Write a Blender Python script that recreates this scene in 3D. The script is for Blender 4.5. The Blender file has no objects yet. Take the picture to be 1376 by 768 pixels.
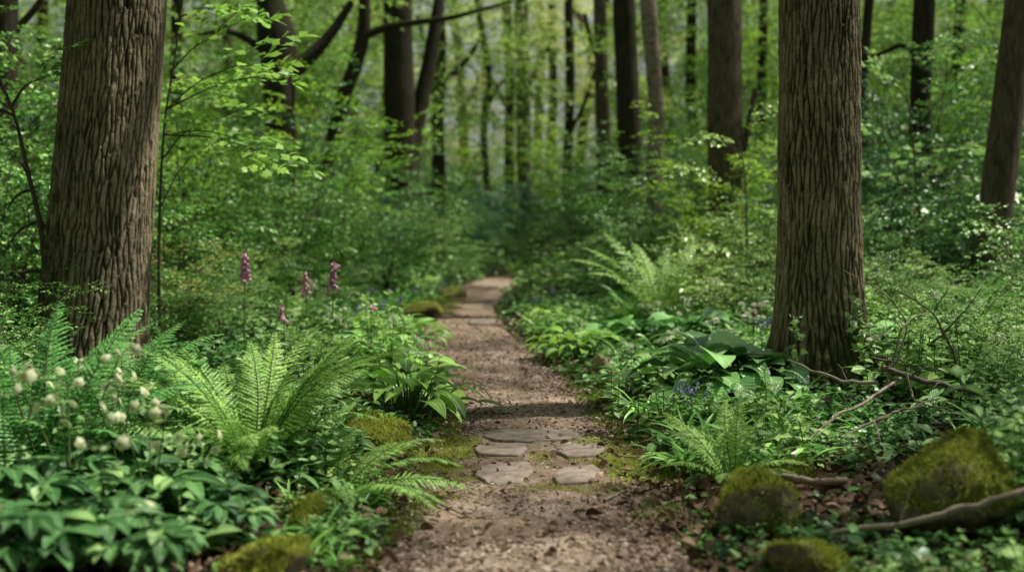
import bpy, math, random
import numpy as np

PI = math.pi
rng = np.random.default_rng(11)
random.seed(11)
scene = bpy.context.scene
COL = scene.collection

# ------------------------------------------------------------------ camera model
FPX, HOR, CAMH = 1529.0, 295.0, 1.35
TH = math.atan((384 - HOR) / FPX)


def ray(px, py):
    u, v = (px - 688) / FPX, -(py - 384) / FPX
    return np.array([u, math.cos(TH) + v * math.sin(TH), -math.sin(TH) + v * math.cos(TH)])


def P(px, py, Y):
    d = ray(px, py)
    return np.array([0, 0, CAMH]) + d * (Y / d[1])


# ------------------------------------------------------------------ noise + terrain
def _h(ix, iy, iz):
    n = (ix * 374761393 + iy * 668265263 + iz * 2147483647 * 3 + 1442695) & 0xffffffff
    n = ((n ^ (n >> 13)) * 1274126177) & 0xffffffff
    n = ((n ^ (n >> 16)) * 2246822519) & 0xffffffff
    return ((n ^ (n >> 15)) & 0xffffff) / float(0xffffff)


def vnoise(x, y, z=0.0):
    x, y, z = np.broadcast_arrays(np.asarray(x, float), np.asarray(y, float), np.asarray(z, float))
    ix, iy, iz = np.floor(x).astype(np.int64), np.floor(y).astype(np.int64), np.floor(z).astype(np.int64)
    fx, fy, fz = x - ix, y - iy, z - iz
    fx, fy, fz = [f * f * (3 - 2 * f) for f in (fx, fy, fz)]
    r = 0
    for dx in (0, 1):
        for dy in (0, 1):
            for dz in (0, 1):
                w = (fx if dx else 1 - fx) * (fy if dy else 1 - fy) * (fz if dz else 1 - fz)
                r = r + w * _h(ix + dx, iy + dy, iz + dz)
    return r * 2 - 1


def fbm(x, y, z=0.0, o=4):
    r, a, s = 0, 0.5, 1.0
    for i in range(o):
        r = r + a * vnoise(np.asarray(x) * s + i * 17.3, np.asarray(y) * s + i * 5.1, np.asarray(z) * s)
        a *= 0.5
        s *= 2.03
    return r


PY = [-30, 0, 4.4, 5.8, 7.0, 8.8, 11.2, 15.3, 19.7, 25.8, 29.5, 33, 40, 60, 400]
PX = [.3, .1, .09, .12, .11, .03, -.34, -.82, -.74, -.32, .6, 2.6, 6, 16, 150]
PW = [.6, .6, .62, .64, .57, .57, .56, .58, .52, .40, .34, .45, .45, .45, .45]


def pc(y):
    y = np.asarray(y, float)
    return (np.interp(y - .6, PY, PX) + np.interp(y, PY, PX) + np.interp(y + .6, PY, PX)) / 3


def pw(y):
    return np.interp(y, PY, PW) + .09 * vnoise(np.asarray(y) * 1.3, 3.3)


def sm(t):
    t = np.clip(t, 0, 1)
    return t * t * (3 - 2 * t)


def gz(x, y):
    x = np.asarray(x, float); y = np.asarray(y, float)
    d = np.abs(x - pc(y)) - pw(y)
    near = np.exp(-np.maximum(np.abs(x), np.abs(y)) / 90)
    return (.03 * sm(d / .25) + .20 * sm((d - .1) / 3.0)) + .05 * fbm(x * .7, y * .7, 1.7, 3) * sm((d + .2) / .5) * near \
        + .5 * fbm(x * .06, y * .06, 4.2, 2) * sm((d - 2) / 8)


def G(px, py):
    d = ray(px, py)
    z = 0.0
    for _ in range(12):
        t = (z - CAMH) / d[2] if d[2] < -1e-4 else 60.0
        t = min(t, 70)
        p = np.array([0, 0, CAMH]) + d * t
        z = .5 * z + .5 * float(gz(p[0], p[1]))
    p[2] = float(gz(p[0], p[1]))
    return p


# ------------------------------------------------------------------ mesh tools
class Geo:
    def __init__(s):
        s.V, s.F, s.U, s.n = [], [], [], 0

    def add(s, V, F, uv=None, mi=0):
        V = np.asarray(V, float).reshape(-1, 3)
        if uv is None:
            uv = np.zeros((len(V), 2))
        s.V.append(V); s.U.append(np.asarray(uv, float))
        F = F if isinstance(F, list) and len(F) and isinstance(F[0], tuple) and hasattr(F[0][0], 'shape') else [(np.asarray(F, int), mi)]
        for f, m in F:
            if len(f):
                s.F.append((np.asarray(f, int) + s.n, m))
        s.n += len(V)
        return s

    def mesh(s, name, mats, smooth=True, attrs=None):
        V = np.concatenate(s.V); U = np.concatenate(s.U)
        tot = np.concatenate([np.full(len(f), f.shape[1]) for f, _ in s.F])
        loops = np.concatenate([f.ravel() for f, _ in s.F])
        mis = np.concatenate([np.full(len(f), m) for f, m in s.F])
        me = bpy.data.meshes.new(name)
        me.vertices.add(len(V)); me.vertices.foreach_set('co', V.ravel())
        me.loops.add(len(loops)); me.loops.foreach_set('vertex_index', loops.astype(np.int32))
        me.polygons.add(len(tot))
        st = np.concatenate([[0], np.cumsum(tot)[:-1]])
        me.polygons.foreach_set('loop_start', st.astype(np.int32))
        me.polygons.foreach_set('loop_total', tot.astype(np.int32))
        me.polygons.foreach_set('material_index', mis.astype(np.int32))
        me.polygons.foreach_set('use_smooth', np.full(len(tot), smooth))
        ul = me.uv_layers.new(name='UVMap')
        ul.data.foreach_set('uv', U[loops].ravel())
        for k, a in (attrs or {}).items():
            at = me.attributes.new(k, 'FLOAT', 'POINT'); at.data.foreach_set('value', np.asarray(a, float))
        for m in mats:
            me.materials.append(m)
        me.update(calc_edges=True); me.validate()
        return me

    def build(s, name, mats, parent=None, loc=None, smooth=True, attrs=None):
        mats = mats if isinstance(mats, (list, tuple)) else [mats]
        return link(name, s.mesh(name, mats, smooth, attrs), parent, loc)


def link(name, me, parent=None, loc=None):
    o = bpy.data.objects.new(name, me); COL.objects.link(o)
    if parent is not None:
        o.parent = parent
    if loc is not None:
        o.location = loc
    return o


def tag(o, label=None, cat=None, group=None, kind=None):
    for k, v in (('label', label), ('category', cat), ('group', group), ('kind', kind)):
        if v:
            o[k] = v
    return o


def thing(name, loc, label, cat, group=None, rz=0):
    o = link(name, None, None, [float(c) for c in loc]); o.rotation_euler[2] = rz
    o.empty_display_size = .1
    return tag(o, label, cat, group)


def copy_tree(o, parent=None):
    c = o.copy(); COL.objects.link(c)
    c.parent = parent
    for ch in list(o.children):
        copy_tree(ch, c)
    return c


def norm(a):
    return a / np.maximum(np.linalg.norm(a, axis=-1, keepdims=True), 1e-9)


def frames(d, up):
    Y = norm(np.asarray(d, float)); X = norm(np.cross(Y, np.asarray(up, float))); Z = np.cross(X, Y)
    return X, Y, Z


class Tpl:
    def __init__(s, V, F, uv):
        s.V, s.F, s.uv = np.asarray(V, float), F, np.asarray(uv, float)   # F list of (array, mi)


def scatter(geo, tpl, Pn, d, up, sc):
    Pn = np.asarray(Pn, float); n = len(Pn)
    if n == 0:
        return
    X, Y, Z = frames(d, up)
    sc = np.broadcast_to(np.asarray(sc, float), (n,))[:, None]
    X, Y, Z = X * sc, Y * sc, Z * sc
    v = tpl.V
    V = (v[None, :, 0:1] * X[:, None] + v[None, :, 1:2] * Y[:, None] + v[None, :, 2:3] * Z[:, None]) + Pn[:, None]
    off = (np.arange(n) * len(v))[:, None, None]
    F = [((f[None] + off).reshape(-1, f.shape[1]), m) for f, m in tpl.F]
    geo.add(V.reshape(-1, 3), F, np.tile(tpl.uv, (n, 1)))


def tube_arr(pts, rad, sides=6, cap=True):
    pts = np.asarray(pts, float); n = len(pts)
    rad = np.broadcast_to(np.asarray(rad, float), (n,))
    t = norm(np.gradient(pts, axis=0))
    ref = np.array([1.0, .13, .07]) if abs(t[:, 2]).mean() > .6 else np.array([.05, .1, 1.0])
    X = norm(np.cross(t, ref)); Z = np.cross(X, t)
    a = np.arange(sides) / sides * 2 * PI
    V = pts[:, None] + (np.cos(a)[None, :, None] * X[:, None] + np.sin(a)[None, :, None] * Z[:, None]) * rad[:, None, None]
    i = np.arange(n - 1)[:, None] * sides; j = np.arange(sides)[None]; k = (j + 1) % sides
    Q = np.stack([i + j, i + k, i + sides + k, i + sides + j], -1).reshape(-1, 4)
    seg = np.concatenate([[0], np.cumsum(np.linalg.norm(np.diff(pts, axis=0), axis=1))])
    uv = np.stack([np.tile(np.arange(sides) / sides, n), np.repeat(seg, sides)], -1)
    return V.reshape(-1, 3), Q, uv


def tube(geo, pts, rad, sides=6, mi=0):
    V, Q, uv = tube_arr(pts, rad, sides)
    geo.add(V, [(Q, mi)], uv)


def curve(pts, n):
    """smooth (Catmull-Rom like) resample of a polyline with any number of columns"""
    pts = np.asarray(pts, float)
    s = np.concatenate([[0], np.cumsum(np.linalg.norm(np.diff(pts[:, :3], axis=0), axis=1))]); s /= s[-1]
    t = np.linspace(0, 1, n)
    m = np.gradient(pts, s, axis=0)
    k = np.clip(np.searchsorted(s, t, 'right') - 1, 0, len(s) - 2)
    h = (s[k + 1] - s[k])[:, None]; u = ((t - s[k])[:, None]) / h
    return ((2 * u**3 - 3 * u**2 + 1) * pts[k] + (u**3 - 2 * u**2 + u) * h * m[k]
            + (-2 * u**3 + 3 * u**2) * pts[k + 1] + (u**3 - u**2) * h * m[k + 1])


# ------------------------------------------------------------------ materials
def new_mat(name):
    m = bpy.data.materials.new(name); m.use_nodes = True
    nt = m.node_tree; nt.nodes.clear()
    out = nt.nodes.new('ShaderNodeOutputMaterial')
    N = lambda t: nt.nodes.new('ShaderNode' + t)
    return m, nt, N, out, nt.links.new


def ramp(N, stops):
    r = N('ValToRGB'); e = r.color_ramp.elements
    while len(e) < len(stops):
        e.new(.5)
    for el, (p, c) in zip(e, stops):
        el.position = p; el.color = (*c, 1) if len(c) == 3 else c
    return r


def mixc(N, L, fac, a, b, mode='MIX'):
    m = N('Mix'); m.data_type = 'RGBA'; m.blend_type = mode
    for s, v in ((m.inputs[0], fac), (m.inputs[6], a), (m.inputs[7], b)):
        if isinstance(v, (int, float)):
            s.default_value = v
        elif isinstance(v, tuple):
            s.default_value = (*v, 1)
        else:
            L(v, s)
    return m.outputs[2]


def noise_tex(N, L, scale, detail=4, vec=None, rough=.6):
    n = N('TexNoise'); n.inputs['Scale'].default_value = scale; n.inputs['Detail'].default_value = detail
    n.inputs['Roughness'].default_value = rough
    if vec is not None:
        L(vec, n.inputs['Vector'])
    return n


def leaf_mat(name, dark, light, trans, tw=.35, rough=.36, spec=.7, vein=0, hue=.03, val=.5, odd=None):
    m, nt, N, out, L = new_mat(name)
    odd = odd and tuple(c * min(LEAFGAIN, .86 / max(odd)) for c in odd); dark = tuple(min(.8, c * LEAFGAIN * .40) for c in dark); light = tuple(c * min(LEAFGAIN, .86 / max(light)) for c in light); trans = tuple(min(.9, c * 1.6) for c in trans)
    geo = N('NewGeometry'); oi = N('ObjectInfo')
    stops = [(0, dark), (.85, light)] if odd is None else [(0, dark), (.78, light), (.91, light), (.97, odd)]  # pale odd leaves also paint white highlights into the foliage
    r = ramp(N, stops); L(geo.outputs['Random Per Island'], r.inputs[0])
    tc = N('TexCoord')
    nz = noise_tex(N, L, 9, 3, tc.outputs['Object'])
    c = mixc(N, L, .35, r.outputs[0], nz.outputs[0], 'SOFT_LIGHT')
    hs = N('HueSaturation')
    mr = N('MapRange'); L(oi.outputs['Random'], mr.inputs[0]); mr.inputs[3].default_value = .501 - hue / 2; mr.inputs[4].default_value = .501 + hue / 2
    mv = N('MapRange'); L(oi.outputs['Random'], mv.inputs[0]); mv.inputs[3].default_value = 1 + val / 2; mv.inputs[4].default_value = 1 - val / 2
    hs.inputs['Saturation'].default_value = 1.12; L(mr.outputs[0], hs.inputs['Hue']); L(mv.outputs[0], hs.inputs['Value']); L(c, hs.inputs['Color'])
    b = N('BsdfPrincipled'); b.inputs['Roughness'].default_value = rough; b.inputs['Specular IOR Level'].default_value = spec
    col = hs.outputs[0]
    if vein:
        uv = N('UVMap'); sx = N('SeparateXYZ'); L(uv.outputs[0], sx.inputs[0])
        ab = N('Math'); ab.operation = 'ABSOLUTE'; L(sx.outputs[0], ab.inputs[0])
        mu = N('Math'); mu.operation = 'MULTIPLY'; L(ab.outputs[0], mu.inputs[0]); mu.inputs[1].default_value = vein
        if vein > 20:      # pinnate veins
            ad = N('Math'); ad.operation = 'MULTIPLY_ADD'; L(sx.outputs[1], ad.inputs[0]); ad.inputs[1].default_value = vein * 2.4; mu.inputs[1].default_value = -vein * .5; L(mu.outputs[0], ad.inputs[2]); mu = ad
        si = N('Math'); si.operation = 'SINE'; L(mu.outputs[0], si.inputs[0])
        mid = N('Math'); mid.operation = 'LESS_THAN'; L(ab.outputs[0], mid.inputs[0]); mid.inputs[1].default_value = .06
        col = mixc(N, L, mid.outputs[0], col, (light[0] * 1.5, light[1] * 1.35, light[2] * 1.4))
        bp = N('Bump'); bp.inputs['Strength'].default_value = .5; bp.inputs['Distance'].default_value = .004
        L(si.outputs[0], bp.inputs['Height']); L(bp.outputs[0], b.inputs['Normal'])
    L(col, b.inputs['Base Color'])
    t = N('BsdfTranslucent')
    tcol = mixc(N, L, .5, trans, col)
    L(tcol, t.inputs[0])
    mx = N('MixShader'); mx.inputs[0].default_value = tw
    L(b.outputs[0], mx.inputs[1]); L(t.outputs[0], mx.inputs[2]); L(mx.outputs[0], out.inputs[0])
    return m


def simple_mat(name, a, b, scale=8, rough=.8, bump=.3, dist=.01, stretch=None, spec=.3, moss=None, moss_amt=.5, trans=0):
    m, nt, N, out, L = new_mat(name)
    tc = N('TexCoord'); vec = tc.outputs['Object']
    if stretch:
        mp = N('Mapping'); mp.inputs['Scale'].default_value = stretch; L(vec, mp.inputs[0]); vec2 = mp.outputs[0]
    else:
        vec2 = vec
    n = noise_tex(N, L, scale, 6, vec2, .65)
    r = ramp(N, [(.32, a), (.68, b)]); L(n.outputs[0], r.inputs[0])
    col = r.outputs[0]
    bs = N('BsdfPrincipled'); bs.inputs['Roughness'].default_value = rough; bs.inputs['Specular IOR Level'].default_value = spec
    if moss:
        n2 = noise_tex(N, L, scale * .35, 5, vec)
        g = N('NewGeometry'); sx = N('SeparateXYZ'); L(g.outputs['Normal'], sx.inputs[0])
        ad = N('Math'); ad.operation = 'MULTIPLY_ADD'; L(sx.outputs[2], ad.inputs[0]); ad.inputs[1].default_value = .22; L(n2.outputs[0], ad.inputs[2])
        rr = ramp(N, [(1 - moss_amt - .06, (0, 0, 0)), (1 - moss_amt + .06, (1, 1, 1))]); L(ad.outputs[0], rr.inputs[0])
        n3 = noise_tex(N, L, scale * 6, 3, vec)
        r3 = ramp(N, [(.3, tuple(c * .45 for c in moss)), (.7, moss)]); L(n3.outputs[0], r3.inputs[0])
        col = mixc(N, L, rr.outputs[0], col, r3.outputs[0])
    L(col, bs.inputs['Base Color'])
    bp = N('Bump'); bp.inputs['Strength'].default_value = bump; bp.inputs['Distance'].default_value = dist
    L(n.outputs[0], bp.inputs['Height']); L(bp.outputs[0], bs.inputs['Normal'])
    if trans:
        t = N('BsdfTranslucent'); L(col, t.inputs[0]); mx = N('MixShader'); mx.inputs[0].default_value = trans
        L(bs.outputs[0], mx.inputs[1]); L(t.outputs[0], mx.inputs[2]); L(mx.outputs[0], out.inputs[0])
    else:
        L(bs.outputs[0], out.inputs[0])
    return m


def island_mat(name, stops, rough=.85, spec=.2, trans=0, nscale=60):
    m, nt, N, out, L = new_mat(name)
    g = N('NewGeometry'); r = ramp(N, stops); L(g.outputs['Random Per Island'], r.inputs[0])
    tc = N('TexCoord'); nz = noise_tex(N, L, nscale, 3, tc.outputs['Object'])
    c = mixc(N, L, .4, r.outputs[0], nz.outputs[0], 'SOFT_LIGHT')
    b = N('BsdfPrincipled'); b.inputs['Roughness'].default_value = rough; b.inputs['Specular IOR Level'].default_value = spec
    L(c, b.inputs['Base Color'])
    if trans:
        t = N('BsdfTranslucent'); L(c, t.inputs[0]); mx = N('MixShader'); mx.inputs[0].default_value = trans
        L(b.outputs[0], mx.inputs[1]); L(t.outputs[0], mx.inputs[2]); L(mx.outputs[0], out.inputs[0])
    else:
        L(b.outputs[0], out.inputs[0])
    return m


def oak_mat(name):
    m, nt, N, out, L = new_mat(name)
    at = N('Attribute'); at.attribute_name = 'ridge'
    tc = N('TexCoord'); ob = tc.outputs['Object']
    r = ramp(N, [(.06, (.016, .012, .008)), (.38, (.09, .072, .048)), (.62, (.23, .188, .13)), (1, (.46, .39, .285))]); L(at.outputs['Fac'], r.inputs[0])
    n1 = noise_tex(N, L, 55, 5, ob); n2 = noise_tex(N, L, 1.6, 4, ob)
    c = mixc(N, L, .8, r.outputs[0], n1.outputs[0], 'OVERLAY')
    rg = ramp(N, [(.3, (.58, .60, .52)), (.68, (1.15, 1.12, 1.05))]); L(n2.outputs[0], rg.inputs[0])
    c = mixc(N, L, 1, c, rg.outputs[0], 'MULTIPLY')
    nl = noise_tex(N, L, 6.5, 5, ob, .7); rl = ramp(N, [(.60, (0, 0, 0)), (.68, (.55, .55, .55))]); L(nl.outputs[0], rl.inputs[0])
    c = mixc(N, L, rl.outputs[0], c, mixc(N, L, 1, r.outputs[0], (1.25, 1.45, 1.3), 'MULTIPLY'))
    am = N('Attribute'); am.attribute_name = 'moss'
    n3 = noise_tex(N, L, 9, 6, ob); mm = N('Math'); mm.operation = 'MULTIPLY_ADD'; L(n3.outputs[0], mm.inputs[0]); mm.inputs[1].default_value = 1.0; L(am.outputs['Fac'], mm.inputs[2])
    rm = ramp(N, [(.86, (0, 0, 0)), (1.15, (.85, .85, .85))]); L(mm.outputs[0], rm.inputs[0])
    n4 = noise_tex(N, L, 90, 3, ob); r4 = ramp(N, [(.3, (.012, .016, .004)), (.7, (.075, .085, .018))]); L(n4.outputs[0], r4.inputs[0])
    c = mixc(N, L, rm.outputs[0], c, r4.outputs[0])
    b = N('BsdfPrincipled'); b.inputs['Roughness'].default_value = .85; b.inputs['Specular IOR Level'].default_value = .2
    L(c, b.inputs['Base Color'])
    bp = N('Bump'); bp.inputs['Strength'].default_value = .6; bp.inputs['Distance'].default_value = .006; L(n1.outputs[0], bp.inputs['Height']); L(bp.outputs[0], b.inputs['Normal'])
    L(b.outputs[0], out.inputs[0])
    return m


def ground_mat(name, path=False):
    m, nt, N, out, L = new_mat(name)
    tc = N('TexCoord'); ob = tc.outputs['Object']
    n1 = noise_tex(N, L, 3.0, 6, ob); n2 = noise_tex(N, L, 28, 5, ob); n3 = noise_tex(N, L, 120, 3, ob)
    if path:
        r = ramp(N, [(.22, (.10, .068, .048)), (.5, (.29, .215, .162)), (.78, (.58, .47, .39))])
    else:
        r = ramp(N, [(.25, (.012, .009, .006)), (.55, (.036, .026, .016)), (.8, (.10, .07, .044))])
    a = N('Math'); a.operation = 'MULTIPLY_ADD'; L(n2.outputs[0], a.inputs[0]); a.inputs[1].default_value = .5
    h = N('Math'); h.operation = 'MULTIPLY'; L(n1.outputs[0], h.inputs[0]); h.inputs[1].default_value = .5
    L(h.outputs[0], a.inputs[2]); L(a.outputs[0], r.inputs[0])
    nd = noise_tex(N, L, .9, 4, ob); rd = ramp(N, [(.36, (.56, .53, .5)), (.62, (1.08, 1.06, 1.04))]); L(nd.outputs[0], rd.inputs[0])
    c = mixc(N, L, .5, mixc(N, L, 1, r.outputs[0], rd.outputs[0], 'MULTIPLY'), n3.outputs[0], 'OVERLAY')
    vo = N('TexVoronoi'); vo.inputs['Scale'].default_value = 55; L(ob, vo.inputs['Vector'])
    b = N('BsdfPrincipled'); b.inputs['Roughness'].default_value = .9; b.inputs['Specular IOR Level'].default_value = .15
    if path:
        hv = N('HueSaturation'); hv.inputs['Saturation'].default_value = .0; L(vo.outputs['Color'], hv.inputs['Color'])
        c = mixc(N, L, .45, c, hv.outputs[0], 'SOFT_LIGHT')
    am = N('Attribute'); am.attribute_name = 'moss'
    n4 = noise_tex(N, L, 7, 6, ob, .7); mm = N('Math'); mm.operation = 'ADD'; L(n4.outputs[0], mm.inputs[0]); L(am.outputs['Fac'], mm.inputs[1])
    rm = ramp(N, [(.92, (0, 0, 0)), (1.08, (.9, .9, .9))]); L(mm.outputs[0], rm.inputs[0])
    n5 = noise_tex(N, L, 70, 4, ob); r5 = ramp(N, [(.3, (.06, .085, .018)), (.72, (.32, .38, .07))]); L(n5.outputs[0], r5.inputs[0])
    c = mixc(N, L, rm.outputs[0], c, r5.outputs[0])
    L(c, b.inputs['Base Color'])
    ht = N('Math'); ht.operation = 'MULTIPLY_ADD'; L(vo.outputs['Distance'], ht.inputs[0]); ht.inputs[1].default_value = -.6; L(n2.outputs[0], ht.inputs[2])
    bp = N('Bump'); bp.inputs['Strength'].default_value = .7; bp.inputs['Distance'].default_value = .02; L(ht.outputs[0], bp.inputs['Height']); L(bp.outputs[0], b.inputs['Normal'])
    L(b.outputs[0], out.inputs[0])
    return m


LEAFGAIN = 5.0
M = dict(
    oak=oak_mat('oak_bark'),
    bark_dark=simple_mat('dark_bark', (.02, .016, .011), (.075, .06, .041), 9, .9, .8, .03, (3, 3, .5), .15, (.035, .05, .012), .42),
    bark_mid=simple_mat('brown_bark', (.055, .043, .03), (.19, .15, .105), 9, .9, .8, .03, (3, 3, .6), .15, (.05, .065, .014), .36),
    bark_pale=simple_mat('pale_bark', (.12, .095, .07), (.42, .345, .26), 7, .85, .6, .02, (1.2, 1.2, 2.2), .2, (.06, .07, .02), .28),
    twig=simple_mat('twig_bark', (.03, .022, .015), (.09, .065, .045), 20, .85),
    stick=simple_mat('dead_stick', (.15, .118, .088), (.46, .38, .30), 18, .8, .5, .004),
    stick_dark=simple_mat('dark_dead_stick', (.055, .042, .03), (.22, .17, .13), 18, .8, .5, .004),
    soil=ground_mat('soil'), path=ground_mat('trodden_earth', True),
    slab=simple_mat('paving_stone', (.19, .148, .12), (.40, .325, .27), 13, .85, .9, .01, None, .3, (.10, .11, .025), .10),
    rock=simple_mat('grey_rock', (.06, .05, .036), (.36, .30, .22), 14, .85, 1.0, .02, None, .25, (.20, .22, .03), .44),
    rock_pale=simple_mat('pale_rock', (.30, .22, .15), (.55, .44, .33), 7, .85, .7, .015, None, .25, (.13, .14, .02), .28),
    moss=island_mat('moss_tuft', [(0, (.10, .13, .016)), (.5, (.42, .50, .06)), (1, (.70, .72, .16))], .8, .2, .25),
    moss_green=island_mat('green_moss_tuft', [(0, (.06, .11, .016)), (.6, (.20, .29, .04)), (1, (.36, .42, .08))], .8, .2, .25),
    gravel=island_mat('gravel', [(0, (.12, .08, .06)), (.5, (.28, .20, .155)), (.85, (.45, .36, .29)), (1, (.62, .53, .45))]),
    litter=island_mat('dead_leaves', [(0, (.06, .033, .018)), (.4, (.15, .085, .05)), (.8, (.28, .18, .115)), (1, (.46, .35, .26))], .7, .3, .15),
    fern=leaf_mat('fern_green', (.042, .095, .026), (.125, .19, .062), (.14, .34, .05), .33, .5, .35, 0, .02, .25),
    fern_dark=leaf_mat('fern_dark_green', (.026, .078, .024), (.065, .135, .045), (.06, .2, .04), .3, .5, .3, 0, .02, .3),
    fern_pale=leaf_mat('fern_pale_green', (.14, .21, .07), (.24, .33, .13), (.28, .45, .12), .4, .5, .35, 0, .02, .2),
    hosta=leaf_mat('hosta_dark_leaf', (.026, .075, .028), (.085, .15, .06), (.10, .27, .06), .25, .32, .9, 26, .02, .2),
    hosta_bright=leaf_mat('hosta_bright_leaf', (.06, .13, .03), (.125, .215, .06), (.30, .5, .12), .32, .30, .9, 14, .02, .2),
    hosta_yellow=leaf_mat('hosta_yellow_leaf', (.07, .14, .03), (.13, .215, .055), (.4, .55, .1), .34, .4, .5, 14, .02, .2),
    hell=leaf_mat('hellebore_leaf', (.016, .048, .016), (.040, .082, .030), (.05, .17, .04), .2, .36, .5, 30, .02, .3, (.10, .15, .06)),  # green darkened to put the shade at lower left into the colour
    herb=leaf_mat('herb_leaf', (.032, .085, .022), (.145, .21, .08), (.12, .33, .05), .3, .33, .7, 24, .03, .5, (.17, .22, .11)),
    herb_dark=leaf_mat('herb_dark_leaf', (.018, .050, .016), (.080, .135, .052), (.06, .2, .04), .28, .33, .7, 24, .03, .4, (.13, .18, .09)),
    herb_pale=leaf_mat('herb_pale_leaf', (.08, .15, .05), (.22, .32, .14), (.2, .4, .1), .3, .33, .7, 24, .03, .4),  # pale green, also standing in for whitish highlights on herb leaves
    cover=leaf_mat('cover_leaf', (.007, .022, .008), (.022, .055, .018), (.05, .15, .03), .25, .4, .5, 0, .03, .3, (.05, .09, .04)),  # both cover greens painted dark as shade deep among the plants
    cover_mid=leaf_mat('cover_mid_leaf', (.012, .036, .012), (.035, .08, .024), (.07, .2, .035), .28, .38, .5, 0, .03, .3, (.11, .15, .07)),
    strap=leaf_mat('strap_leaf', (.03, .09, .022), (.11, .20, .06), (.12, .33, .05), .28, .35, .55, 0, .03, .4, (.16, .20, .09)),
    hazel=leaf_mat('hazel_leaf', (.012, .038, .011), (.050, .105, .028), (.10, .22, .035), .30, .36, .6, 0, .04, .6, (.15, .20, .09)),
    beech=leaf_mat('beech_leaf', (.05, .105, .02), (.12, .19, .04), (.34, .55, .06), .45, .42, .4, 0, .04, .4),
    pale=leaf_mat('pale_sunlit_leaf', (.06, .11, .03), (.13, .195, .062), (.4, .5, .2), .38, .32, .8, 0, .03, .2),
    oakleaf=leaf_mat('oak_leaf', (.07, .14, .035), (.17, .25, .07), (.30, .5, .08), .42, .4, .5, 0, .03, .3),
    ever=leaf_mat('evergreen_leaf', (.012, .042, .024), (.04, .09, .05), (.04, .12, .05), .2, .36, .5, 0, .03, .4),
    far=leaf_mat('far_leaf', (.14, .17, .05), (.24, .27, .11), (.5, .58, .2), .5, .5, .3, 0, .04, .3),  # sunlight on the distant foliage is put into this pale colour
    farwood=leaf_mat('far_wood_leaf', (.12, .165, .04), (.18, .20, .06), (.55, .62, .2), .6, .5, .3, 0, .04, .2),  # pale as well, a painted sunlit glow for the far centre
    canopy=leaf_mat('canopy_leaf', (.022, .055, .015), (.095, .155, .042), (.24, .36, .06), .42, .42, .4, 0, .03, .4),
    stem=simple_mat('green_stem', (.05, .10, .03), (.10, .17, .05), 20, .6),
    stem_red=simple_mat('brown_green_stem', (.05, .06, .03), (.09, .10, .05), 20, .6),
    white=island_mat('cream_petal', [(0, (.60, .62, .42)), (.5, (.74, .74, .58)), (1, (.80, .79, .68))], .55, .3, .25),
    helfl=island_mat('hellebore_petal', [(0, (.46, .56, .20)), (.5, (.68, .74, .40)), (1, (.84, .85, .62))], .55, .3, .25),
    pink=island_mat('foxglove_bell', [(0, (.60, .28, .45)), (.6, (.76, .46, .60)), (1, (.88, .70, .78))], .5, .3, .3),
    pinkpale=island_mat('pale_foxglove_bell', [(0, (.65, .32, .44)), (.6, (.80, .5, .58)), (1, (.85, .66, .68))], .5, .3, .3),
    bud=island_mat('green_bud', [(0, (.16, .24, .07)), (1, (.36, .42, .2))], .6, .3, .2),
    blue=island_mat('bluebell_petal', [(0, (.26, .28, .56)), (.6, (.40, .42, .70)), (1, (.55, .55, .80))], .5, .3, .25),
    violet=island_mat('violet_petal', [(0, (.16, .15, .34)), (1, (.30, .28, .50))], .5, .3, .25),
    magenta=island_mat('magenta_petal', [(0, (.25, .03, .14)), (1, (.42, .08, .26))], .5, .3, .25),
    brownleaf=leaf_mat('bronze_leaf', (.10, .14, .04), (.40, .36, .16), (.45, .4, .15), .35, .4, .5, 0, .03, .3),
)


# ------------------------------------------------------------------ leaf templates (x across, y along, z up)
def leaf_tpl(ts, ws, fold=.25, curl=.15, mi=0):
    V, uv = [], []
    for t, w in zip(ts, ws):
        z = -curl * t * t
        V += [(-w, t, z + fold * w), (0, t, z), (w, t, z + fold * w)]
        uv += [(-1, t), (0, t), (1, t)]
    Q = []
    for i in range(len(ts) - 1):
        a = i * 3
        Q += [(a, a + 1, a + 4, a + 3), (a + 1, a + 2, a + 5, a + 4)]
    return Tpl(V, [(np.array(Q), mi)], uv)


def fan_tpl(outline, curl=.12, fold=.12, mi=0):
    """flat lobed leaf: outline points around a centre"""
    V = [(0, .42, 0)] + [(x, y, fold * abs(x) - curl * y * y) for x, y in outline]
    n = len(outline)
    T = [(0, 1 + i, 1 + (i + 1) % n) for i in range(n)]
    uv = [(v[0], v[1]) for v in V]
    return Tpl(V, [(np.array(T), mi)], uv)


T_OV = leaf_tpl([0, .12, .38, .7, 1], [.015, .2, .3, .2, .005])
T_OVL = leaf_tpl([0, .3, .65, 1], [.02, .30, .24, .005])            # cheaper
T_DI = Tpl([(0, 0, 0), (-.3, .45, .08), (0, 1, -.1), (.3, .45, .08)], [(np.array([(0, 2, 1), (0, 3, 2)]), 0)], [(0, 0), (-1, .45), (0, 1), (1, .45)])
T_LAN = leaf_tpl([0, .15, .45, .75, 1], [.01, .1, .15, .1, .003], .3, .25)
T_HEART = leaf_tpl([0, .05, .25, .6, 1], [.10, .32, .42, .28, .005], .2, .2)
half = [(.05, .02), (.16, .16), (.13, .28), (.30, .36), (.27, .48), (.42, .60), (.30, .66), (.28, .80), (.16, .80), (.10, .95)]
T_OAK = fan_tpl([(0, -.02)] + half + [(0, 1.0)] + [(-x, y) for x, y in half[::-1]])
hm = [(.12, .06), (.42, .02), (.32, .20), (.58, .42), (.36, .48), (.34, .62), (.16, .58), (.13, .78)]
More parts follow.
